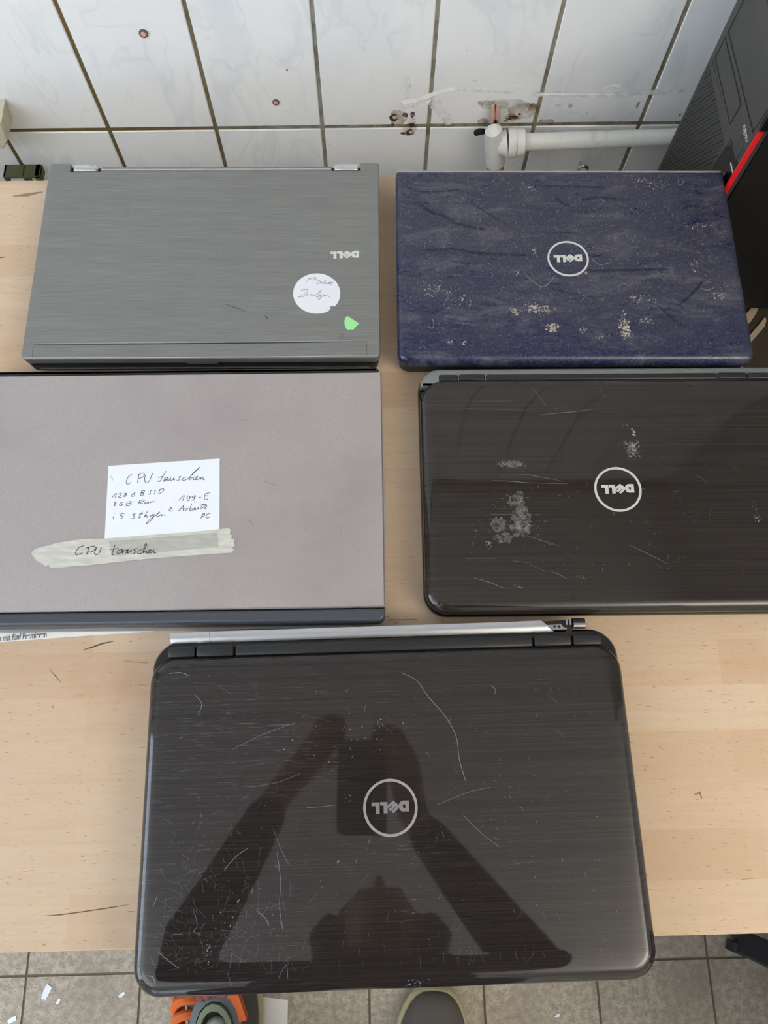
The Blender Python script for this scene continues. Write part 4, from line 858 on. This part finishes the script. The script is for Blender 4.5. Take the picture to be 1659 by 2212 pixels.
bm = bmesh.new(); box(bm, -0.188, 0.2, y0 + 0.004, y1 - 0.002, z0, z1 - 0.003, bev=0.002); obj('case', bm, 'tower_side', tower)
bm = bmesh.new(); box(bm, -0.180, 0.2, y0 + 0.012, y1 - 0.006, z1 - 0.0035, z1 - 0.0015); obj('top_cover', bm, 'dusty_top', tower, label='dusty brownish top panel')
bm = bmesh.new(); box(bm, -0.2, -0.186, y0 + 0.006, y1, z0, z1, bev=0.0025, seg=3)
xf = -0.2
def seamline(bm, pts, w, lift=0.0003, mi=0, close=False):
    P = [tw(*Z1(q)) for q in pts]
    if close: P.append(P[0])
    for a, b in zip(P, P[1:]):
        dd = (b - a); dd.x = 0; l = dd.length
        if l < 1e-6: continue
        dd.normalize(); nn = Vector((0, -dd.z, dd.y)) * w / 2; e = dd * w * 0.4
        vs = [bm.verts.new((xf - lift, v.y, v.z)) for v in (a - e + nn, b + e + nn, b + e - nn, a - e - nn)]
        f = bm.faces.new(vs); f.material_index = mi
seamline(bm, [(985, 430), (870, 660), (1040, 1410), (1165, 1190)], 0.0017, mi=1, close=True)
seamline(bm, [(1195, 0), (1020, 360), (1300, 1500), (1469, 1245)], 0.0017, mi=1)
seamline(bm, [(820, 610), (980, 1250)], 0.0005, mi=1)
# perforation
pz, pw = 0.0045, 0.0054
row, z = 0, 0.2785
while z > 0.03:
    y = 0.0785 - (pw / 2 if row % 2 else 0)
    while y > -0.0365:
        vs = [bm.verts.new((xf - 0.0003, y + 0.0016 * math.cos(a), z + 0.0017 * math.sin(a))) for a in [2 * PI * k / 6 for k in range(6)]]
        f = bm.faces.new(vs); f.material_index = 1
        y -= pw
    z -= pz; row += 1
obj('front_panel', bm, ['tower_front', 'seam'], tower)
def tpoly(name, pts, th, mat_, par=tower):
    bm = bmesh.new(); P = [tw(*Z1(q)) for q in pts]
    loft(bm, [[(xf + 0.001, p.y, p.z) for p in P], [(xf - th, p.y, p.z) for p in P]]); return obj(name, bm, mat_, par)
tpoly('port_panel', [(1048, 1572), (1130, 1880), (1020, 2080), (880, 2200), (800, 2110), (850, 1890)], 0.0005, 'tower_gloss')
tpoly('drive_bay_cover', [(982, 445), (877, 662), (1042, 1395), (1157, 1190)], 0.0002, 'bay_plastic')
pb = tpoly('power_button', [(1158, 1535), (1080, 1640), (1120, 1800), (1190, 1690), (1186, 1580)], 0.0008, 'charcoal_plastic')
tpoly('indicator_strip', [(1078, 1650), (1070, 1662), (1112, 1822), (1122, 1806)], 0.0009, 'steel_grey')
def front_text(s, pA, pB, hscale, nm):
    a, b = tw(*Z1(pA)), tw(*Z1(pB)); bm = text_mesh(s, 0.01, bold=0.00025)
    xs_ = [v.co.x for v in bm.verts]; ys_ = [v.co.y for v in bm.verts]
    k = (b - a).length / (max(xs_) - min(xs_)); mid = (a + b) / 2
    d_ = (b - a).normalized(); d_.x = 0; up = Vector((0, -d_.z, d_.y)); up = up if up.z > 0 else -up
    for v in bm.verts:
        q = mid + d_ * (v.co.x * k) + up * (v.co.y * k * hscale); v.co = (xf - 0.0006, q.y, q.z)
    obj(nm, bm, 'lettering_white', tower)
front_text('FUJITSU', (1196, 1432), (1237, 1608), 1.0, 'front_lettering')
front_text('ESPRIMO', (1048, 1850), (1078, 1985), 0.9, 'model_lettering')
bm = bmesh.new()
c = tw(*Z1((1222, 1462)))
for k in (-1, 1): 
    n = 16; R_ = 0.0021; rr = []
    for q in range(n + 1):
        a = 2 * PI * q / n; rr.append([(xf - 0.0006, c.y + k * 0.0019 + r_ * math.cos(a), c.z + r_ * 0.8 * math.sin(a)) for r_ in (R_, R_ - 0.0005)])
    for p, q in zip(rr, rr[1:]): bm.faces.new([bm.verts.new(v) for v in (p[0], q[0], q[1], p[1])])
obj('loop_mark', bm, 'lettering_white', tower)
# red stripe down the near edge of the front, bending away at its top
bm = bmesh.new()
P = [tw(*q) for q in ((1672, 250), (1659, 281), (1640, 312), (1622, 338), (1600, 370), (1577, 405))]
zs = [p.z for p in P]
path = [(y0 + 0.0035 - 0.0, z) for z in (0.03, 0.10, 0.16)]
rows = [(z, 0.0) for z in (0.02, 0.08, 0.14, 0.20, 0.26, 0.30, 0.33, 0.348)]
rings = []
for z, bend in rows:
    rings.append([(xf - 0.0012, y0 + 0.0040, z), (xf - 0.0012, y0 + 0.0008 + bend * 0, z), (xf + 0.003, y0 - 0.0004, z), (xf + 0.006, y0 + 0.0040, z)])
loft(bm, rings); obj('red_stripe', bm, 'red_strip', tower, label='red stripe down the near edge of the front')
bm = bmesh.new(); box(bm, xf - 0.0008, -0.187, y0 + 0.0005, y0 + 0.0075, 0.350, z1, bev=0.001); obj('edge_trim', bm, 'tower_gloss', tower)
for sx in (-0.17, 0.17):
    for y in (y0 + 0.02, y1 - 0.02):
        bm = bmesh.new(); tube(bm, [(sx, y, 0), (sx, y, 0.0125)], [0.012, 0.011], 12); obj('foot', bm, 'matte_black', tower)
# pale strips, lit patches of the surface put into colour, and a black adapter lying on the shelf board beside the blue laptop
ZS = TZ0 - 0.012
def lying(name, pts, h, mat_, label, cat, group=None):
    P = [U(px, py, ZS + h) for px, py in pts]; c = sum(P, Vector()) / len(P)
    o = tag(bpy.data.objects.new(name, None), label, cat, group); bpy.data.objects.remove(o)
    bm = bmesh.new(); plate(bm, [(p.x - c.x, p.y - c.y) for p in P], 0, h)
    ob = obj(name, bm, mat_); ob.location = (c.x, c.y, ZS); return tag(ob, label, cat, group)
lying('lit_strip', [(1604, 686), (1643, 645), (1645, 651), (1640, 662), (1637, 668), (1634, 676), (1624, 692), (1612, 704)], 0.003, 'lit_board_beige', 'beige strip painted as a lit patch of the shelf, close to the tower, seen past the blue laptop', 'lit patch')
lying('lit_strip', [(1612, 734), (1653.5, 684), (1655.5, 693), (1652, 705), (1632, 728), (1616, 748)], 0.003, 'lit_board_beige', 'beige strip with rounded end, painted as a lit patch of the shelf, the one farther from the tower', 'lit patch')

# ------------------------------------------------------------------ on the floor
pap = [U(*q, 0.001) for q in [(540, 2150), (622, 2160), (620, 2290), (470, 2290), (470, 2150)]]
c = sum(pap, Vector()) / 5; bm = bmesh.new(); plate(bm, [(p.x - c.x, p.y - c.y) for p in pap], 0.0002, 0.0012)
o = obj('paper_sheet', bm, 'newsprint'); o.location = (c.x, c.y, 0); tag(o, 'white sheet of paper on the floor under the left shoe', 'paper')
for px, py, s_, a, lab in [(100, 2143, 0.012, 1.2, 'white paper scrap on the floor, the larger one at the left'), (263, 2149, 0.006, 0.6, 'tiny white scrap on the floor beside the laptop corner'), (26, 2203, 0.008, 0.5, 'white scrap on the floor in the bottom left corner'), (126, 2163, 0.005, 1.0, 'tiny pale scrap on the floor just right of the larger scrap'), (1204, 2194, 0.005, 0.4, 'tiny white scrap on the floor to the right of the right shoe')]:
    p = U(px, py, 0.001); bm = bmesh.new(); plate(bm, [(s_ * x, s_ * 0.5 * y) for x, y in ((-0.9, -0.8), (0.8, -1), (1, 0.7), (0.1, 1), (-1, 0.6))], 0, 0.0012)
    o = obj('paper_scrap', bm, 'paper'); o.location = (p.x, p.y, 0); o.rotation_euler = (0, 0, a); tag(o, lab, 'scrap', 'paper scraps on the floor')
# office chair at the right, only the end of one base arm reaches the picture
ea, eb = U(1602, 2037, 0.075), U(1659, 2061, 0.075)
dv = (eb - ea); dv.z = 0; dv.normalize(); hub = ea + dv * 0.26
ch = empty('office_chair', (hub.x, hub.y, 0), math.atan2(-dv.y, -dv.x), 'black office chair at the right, one foot of its base reaching under the bench', 'chair')
for k in range(5):
    a = 2 * PI * k / 5; ca, sa = math.cos(a), math.sin(a)
    bm = bmesh.new(); n_ = Vector((-sa, ca, 0)); D_ = Vector((ca, sa, 0)); rings = []
    for t, hw_, zb_, zt_ in ((0.02, 0.030, 0.07, 0.115), (0.18, 0.023, 0.066, 0.098), (0.26, 0.018, 0.062, 0.080)):
        rings.append([D_ * t + n_ * hw_ + Vector((0, 0, zb_)), D_ * t - n_ * hw_ + Vector((0, 0, zb_)), D_ * t - n_ * hw_ * 0.8 + Vector((0, 0, zt_)), D_ * t + n_ * hw_ * 0.8 + Vector((0, 0, zt_))])
    loft(bm, rings); arm = obj('base_arm', bm, 'chair_black', ch)
    bm = bmesh.new(); q = D_ * 0.235
    for s_ in (-0.012, 0.012): tube(bm, [q + n_ * (s_ - 0.008) + Vector((0, 0, 0.026)), q + n_ * (s_ + 0.008) + Vector((0, 0, 0.026))], 0.026, 16)
    tube(bm, [q + Vector((0, 0, 0.026)), q + Vector((0, 0, 0.066))], 0.006, 8)
    obj('caster', bm, 'chair_black', arm, smooth=True)
bm = bmesh.new(); tube(bm, [(0, 0, 0.06), (0, 0, 0.2), (0, 0, 0.201), (0, 0, 0.43)], [0.032, 0.028, 0.016, 0.016], 16); obj('gas_column', bm, 'chair_black', ch, smooth=True)
bm = bmesh.new(); slab(bm, -0.27, 0.30, -0.29, 0.29, 0.09, [(0.04, 0.42), (0.005, 0.44), (0, 0.47), (0.02, 0.50), (0.07, 0.51)]); obj('seat', bm, 'chair_fabric', ch, smooth=True)  # unseen seat, made large to shade the floor at the right
bm = bmesh.new(); box(bm, -0.34, -0.28, -0.21, 0.21, 0.58, 1.02, bev=0.028, seg=4); obj('backrest', bm, 'chair_fabric', ch, smooth=True)
bm = bmesh.new(); tube(bm, [(-0.05, 0, 0.425), (-0.30, 0, 0.43), (-0.355, 0, 0.50), (-0.345, 0, 0.70)], 0.016, 10); obj('back_bracket', bm, 'chair_black', ch, smooth=True)

# ------------------------------------------------------------------ lamps on the ceiling
for x, y, lab in ((1.60, -0.95, 'long ceiling lamp to the right of the bench'), (-1.40, -1.05, 'long ceiling lamp at the left, behind the photographer')):
    o = empty('ceiling_lamp', (x, y, 2.57), 0, lab, 'lamp', 'ceiling lamps')
    bm = bmesh.new(); box(bm, -0.75, 0.75, -0.1, 0.1, -0.67, -0.58, bev=0.006); obj('housing', bm, 'lamp_housing', o)
    bm = bmesh.new(); box(bm, -0.71, 0.71, -0.08, 0.08, -0.68, -0.67, bev=0.004); obj('diffuser', bm, 'lamp_tube', o)
    for sx in (-0.6, 0.6):
        bm = bmesh.new(); tube(bm, [(sx, 0, -0.58), (sx, 0, 0)], 0.003, 8); obj('hanger', bm, 'steel_grey', o)

# ------------------------------------------------------------------ photographer (mostly seen mirrored in the big lid; shoes at the bottom edge)
pe = empty('person', (-0.03, -0.50, 0), 0, 'person in navy top and grey shoes standing at the bench, arms raised holding a phone', 'person')
pz = pe.location.copy()
def V(x, y, z): return Vector((x - pz.x, y - pz.y, z))
def limb(bm, pts, rad, n=14):
    P = smooth_pts(pts, 4); R_ = [Vector((r, 0, 0)) for r in rad]; R_ = [v.x for v in smooth_pts(R_, 4)]
    tube(bm, P, R_, n)
    ball(bm, P[0], R_[0]); ball(bm, P[-1], R_[-1])
def remesh(o, vox, it=6):
    m_ = o.modifiers.new('remesh', 'REMESH'); m_.mode = 'VOXEL'; m_.voxel_size = vox; m_.use_smooth_shade = True
    s_ = o.modifiers.new('smooth', 'SMOOTH'); s_.iterations = it; s_.factor = 0.5
shL, shR = V(-0.22, -0.36, 1.46), V(0.17, -0.36, 1.46)
elL, elR = V(-0.300, -0.285, 1.375), V(0.228, -0.295, 1.375)
wrL, wrR = V(-0.168, -0.036, 1.545), V(0.062, -0.080, 1.545)
hipL, hipR = V(-0.12, -0.50, 0.95), V(0.07, -0.50, 0.95)
knL, knR = V(-0.155, -0.475, 0.51), V(0.085, -0.475, 0.51)
anL, anR = V(-0.165, -0.585, 0.10), V(0.10, -0.575, 0.10)
HC = V(0.0, -0.300, 1.680)
bm = bmesh.new()
ball(bm, HC, 0.1, 0, (0.78, 0.95, 1.12), 24)
ball(bm, HC + Vector((0, 0.035, -0.075)), 0.055, 0, (0.95, 1.0, 0.8), 16)         # jaw
ball(bm, HC + Vector((0, 0.100, -0.012)), 0.014, 0, (0.8, 1.1, 1.5), 12)           # nose
for s_ in (-1, 1):
    ball(bm, HC + Vector((s_ * 0.080, -0.01, -0.01)), 0.018, 0, (0.45, 0.8, 1.5), 10)   # ears
    ball(bm, HC + Vector((s_ * 0.030, 0.083, 0.018)), 0.014, 0, (1.2, 0.6, 0.7), 10)
ball(bm, HC + Vector((0, 0.088, -0.060)), 0.014, 0, (1.6, 0.6, 0.45), 10)           # lips
limb(bm, [HC + Vector((0, -0.02, -0.06)), V(-0.025, -0.345, 1.52), V(-0.025, -0.37, 1.46)], [0.056, 0.056, 0.062])
limb(bm, [V(-0.025, -0.37, 1.44), V(-0.025, -0.40, 1.25), V(-0.025, -0.47, 1.05), V(-0.025, -0.50, 0.93)], [0.11, 0.125, 0.12, 0.13], 18)
for sh, el, wr, s_ in ((shL, elL, wrL, -1), (shR, elR, wrR, 1)):
    limb(bm, [V(-0.025, -0.37, 1.44), sh, sh.lerp(el, 0.5), el, el.lerp(wr, 0.3), wr], [0.06, 0.055, 0.045, 0.038, 0.036, 0.025])
    palm = V(-0.108, 0.030, 1.572) if s_ < 0 else V(0.046, 0.010, 1.572)
    limb(bm, [wr, palm, palm + Vector((-s_ * 0.006, 0.018, 0.012))], [0.026, 0.030, 0.026])
    for k, (dz, l) in enumerate(((0.030, 0.058), (0.012, 0.064), (-0.006, 0.060), (-0.022, 0.048))):   # fingers round the phone's back edge
        b0 = palm + Vector((0, 0.022, 0.010 + dz * 0.3)) + Vector((0, dz * 0.9, 0))
        limb(bm, [b0, b0 + Vector((-s_ * l * 0.40, 0.012, -0.004)), b0 + Vector((-s_ * l * 0.80, 0.012, 0.004))], [0.0095, 0.0088, 0.0075], 8)
    t0 = palm + Vector((0, -0.018, 0.014))
    limb(bm, [t0, t0 + Vector((-s_ * 0.012, -0.004, 0.026)), t0 + Vector((-s_ * 0.034, 0.004, 0.040))], [0.012, 0.0105, 0.009], 8)
for hp, kn, an in ((hipL, knL, anL), (hipR, knR, anR)):
    limb(bm, [V(-0.025, -0.50, 0.95), hp, hp.lerp(kn, 0.5), kn, kn.lerp(an, 0.35) + Vector((0, -0.01, 0)), an, an + Vector((0, 0, -0.04))], [0.12, 0.092, 0.078, 0.056, 0.054, 0.036, 0.036], 16)
body = obj('body', bm, 'skin', pe); remesh(body, 0.0055, 4)
bm = bmesh.new()
limb(bm, [V(-0.025, -0.365, 1.475), V(-0.025, -0.40, 1.27), V(-0.025, -0.475, 1.05), V(-0.025, -0.50, 0.88)], [0.105, 0.150, 0.145, 0.155], 20)
for sh, el, wr in ((shL, elL, wrL), (shR, elR, wrR)):
    limb(bm, [V(-0.025, -0.37, 1.44), sh, sh.lerp(el, 0.5), el, el.lerp(wr, 0.35), el.lerp(wr, 0.86)], [0.085, 0.072, 0.058, 0.047, 0.043, 0.034])
sw = obj('sweater', bm, 'navy_cloth', pe, label='navy long-sleeved top'); remesh(sw, 0.008, 6)
bm = bmesh.new()
for hp, kn, an in ((hipL, knL, anL), (hipR, knR, anR)):
    limb(bm, [V(-0.025, -0.505, 0.93), hp, hp.lerp(kn, 0.5), kn, kn.lerp(an, 0.4), an + Vector((0, 0, 0.02))], [0.14, 0.105, 0.092, 0.070, 0.066, 0.058], 16)
tr = obj('trousers', bm, 'denim', pe); remesh(tr, 0.008, 6)
bm = bmesh.new()
ball(bm, HC + Vector((0, -0.030, 0.032)), 0.112, 0, (0.86, 0.92, 1.0), 24)
for s_ in (-1, 1):
    for k in range(7): ball(bm, HC + Vector((s_ * (0.090 + 0.012 * (k % 2)), -0.045 + 0.012 * k, -0.055 + 0.02 * (k % 4))), 0.026, 0, (1, 1, 1), 8)
random.seed(8)
for k in range(70):
    a = random.uniform(0, 2 * PI); e = random.uniform(0.0, 1.4)
    q = HC + Vector((0.088 * math.cos(a) * math.cos(e), -0.028 + 0.098 * math.sin(a) * math.cos(e), 0.034 + 0.112 * math.sin(e)))
    if q.y - HC.y > 0.055 and q.z < HC.z + 0.06: continue
    ball(bm, q, random.uniform(0.014, 0.024), 0, (1, 1, 1), 8)
hr = obj('hair', bm, 'hair', pe); remesh(hr, 0.006, 2)
def shoe(toe_px, toe_py, yaw, label, orange):
    t = U(toe_px, toe_py, 0.03) - Vector((pz.x, pz.y, 0)); t.z = 0
    def outl(e, k=0):
        pts = []
        L_ = 0.285
        for q in range(36):
            a = 2 * PI * q / 36
            y = -L_ / 2 + (L_ / 2 - e) * math.sin(a)
            u = (math.sin(a) + 1) / 2
            hw_ = (0.042 + 0.026 * math.sin(min(u, 1) * PI * 0.62) ** 2 - e)
            x = hw_ * (abs(math.cos(a)) ** 0.62) * (1 if math.cos(a) > 0 else -1) + 0.008 * math.sin(u * PI) * (1 if toe_px > 700 else -1) * -0.6
            pts.append((x, y))
        return pts
    Rm = Matrix.Rotation(yaw, 3, 'Z')
    def put(bm):
        for v in bm.verts: v.co = Rm @ v.co + t
    root = None
    bm = bmesh.new(); loft(bm, [[(x, y, z) for x, y in outl(e)] for e, z in ((0.004, 0.0), (0.0, 0.006), (0.0, 0.022), (0.003, 0.028))]); put(bm)
    sole = obj('shoe', bm, 'shoe_sole', pe, smooth=True, label=label)
    bm = bmesh.new(); rings = []
    for e, z, rise in ((0.006, 0.024, 0.0), (0.004, 0.034, 0.004), (0.008, 0.045, 0.012), (0.016, 0.052, 0.026), (0.026, 0.056, 0.045)):
        rings.append([(x, y - rise * 0.25, z + rise * min(1.0, max(0.0, (-y - 0.05) / 0.12)) ) for x, y in outl(e)])
    loft(bm, rings); put(bm); obj('shoe_upper', bm, 'shoe_grey', sole, smooth=True)
    bm = bmesh.new(); n = 28; rings = []
    for R_, z in ((0.040, 0.062), (0.046, 0.085), (0.046, 0.105), (0.040, 0.112), (0.034, 0.104)):
        rings.append([(R_ * math.cos(2 * PI * k / n), -0.205 + R_ * 1.25 * math.sin(2 * PI * k / n), z) for k in range(n)])
    loft(bm, rings, cap=False); put(bm); obj('shoe_collar', bm, 'shoe_tongue', sole, smooth=True)
    return t, Rm, sole
tR, mR, sR = shoe(940, 2133, -0.06, 'grey right shoe with a pale sole', False)
tL, mL, sL = shoe(470, 2036, 0.10, 'left shoe with orange loops and laces', True)
def putL(bm):
    for v in bm.verts: v.co = mL @ v.co + tL
# orange webbing loops on the outer side, orange tongue flap, light padded tongue and laces
bm = bmesh.new()
for k in range(5):
    y = -0.055 - k * 0.022
    tube(bm, smooth_pts([(-0.030, y, 0.058), (-0.052, y + 0.004, 0.066), (-0.068, y - 0.002, 0.058), (-0.072, y - 0.014, 0.046), (-0.058, y - 0.016, 0.042)], 3), 0.0082, 8)
putL(bm); obj('lace_loops', bm, 'shoe_orange', sL, smooth=True, label='orange lace loops')
bm = bmesh.new(); rings = []
for t_ in range(9):
    a = PI * 0.02 + t_ / 8 * PI * 0.96
    rings.append([(0.044 * math.cos(a) * q, -0.118 + 0.060 * math.sin(a) * q, zz) for q, zz in ((1.0, 0.066), (0.98, 0.084), (0.72, 0.090), (0.70, 0.072))])
loft(bm, rings); putL(bm); obj('tongue_padding', bm, 'shoe_tongue', sL, smooth=True)
bm = bmesh.new(); rings = []
for t_ in range(9):
    a = PI * 0.0 + t_ / 8 * PI
    rings.append([(0.031 * math.cos(a) * q, -0.120 + 0.044 * math.sin(a) * q, zz) for q, zz in ((1.0, 0.082), (0.97, 0.097), (0.75, 0.099), (0.72, 0.08))])
loft(bm, rings); putL(bm); obj('shoe_lining', bm, 'shoe_lining', sL, smooth=True)
bm = bmesh.new(); loft(bm, [[(x, y, z) for x, y in ((0.012, -0.048), (0.040, -0.070), (0.052, -0.110), (0.034, -0.112), (0.022, -0.075))] for z in (0.062, 0.0855)]); putL(bm); obj('side_flap', bm, 'shoe_orange', sL)
bm = bmesh.new()
for x, y in ((-0.020, -0.068), (0.0, -0.062), (0.018, -0.066), (-0.010, -0.066), (0.010, -0.064)): ball(bm, (x, y, 0.0905), 0.0065, 0, (1.2, 1, 0.7), 8)
putL(bm); obj('lace_ends', bm, 'lace_red', sL)
bm = bmesh.new(); ball(bm, (0, -0.135, 0.075), 0.030, 0, (0.9, 1.2, 0.9), 14); putL(bm); obj('sock', bm, 'sock', sL, smooth=True)
# phone in the hands: its lens sits where the picture is taken from
ph = empty('mobile_phone', tuple(CO), 0, 'black mobile phone held over the bench by the photographer', 'phone')
ph.rotation_euler = cam.rotation_euler
bm = bmesh.new(); slab(bm, -0.068, 0.018, -0.110, 0.055, 0.012, [(0.002, 0.003), (0, 0.0045), (0, 0.0095), (0.002, 0.011)]); obj('phone_body', bm, 'phone_black', ph, smooth=True)
bm = bmesh.new(); ring(bm, 0, 0, 0.0075, 0.0062, 0.0022, 0.0032, 0, 24); obj('lens_ring', bm, 'dark_metal', ph)
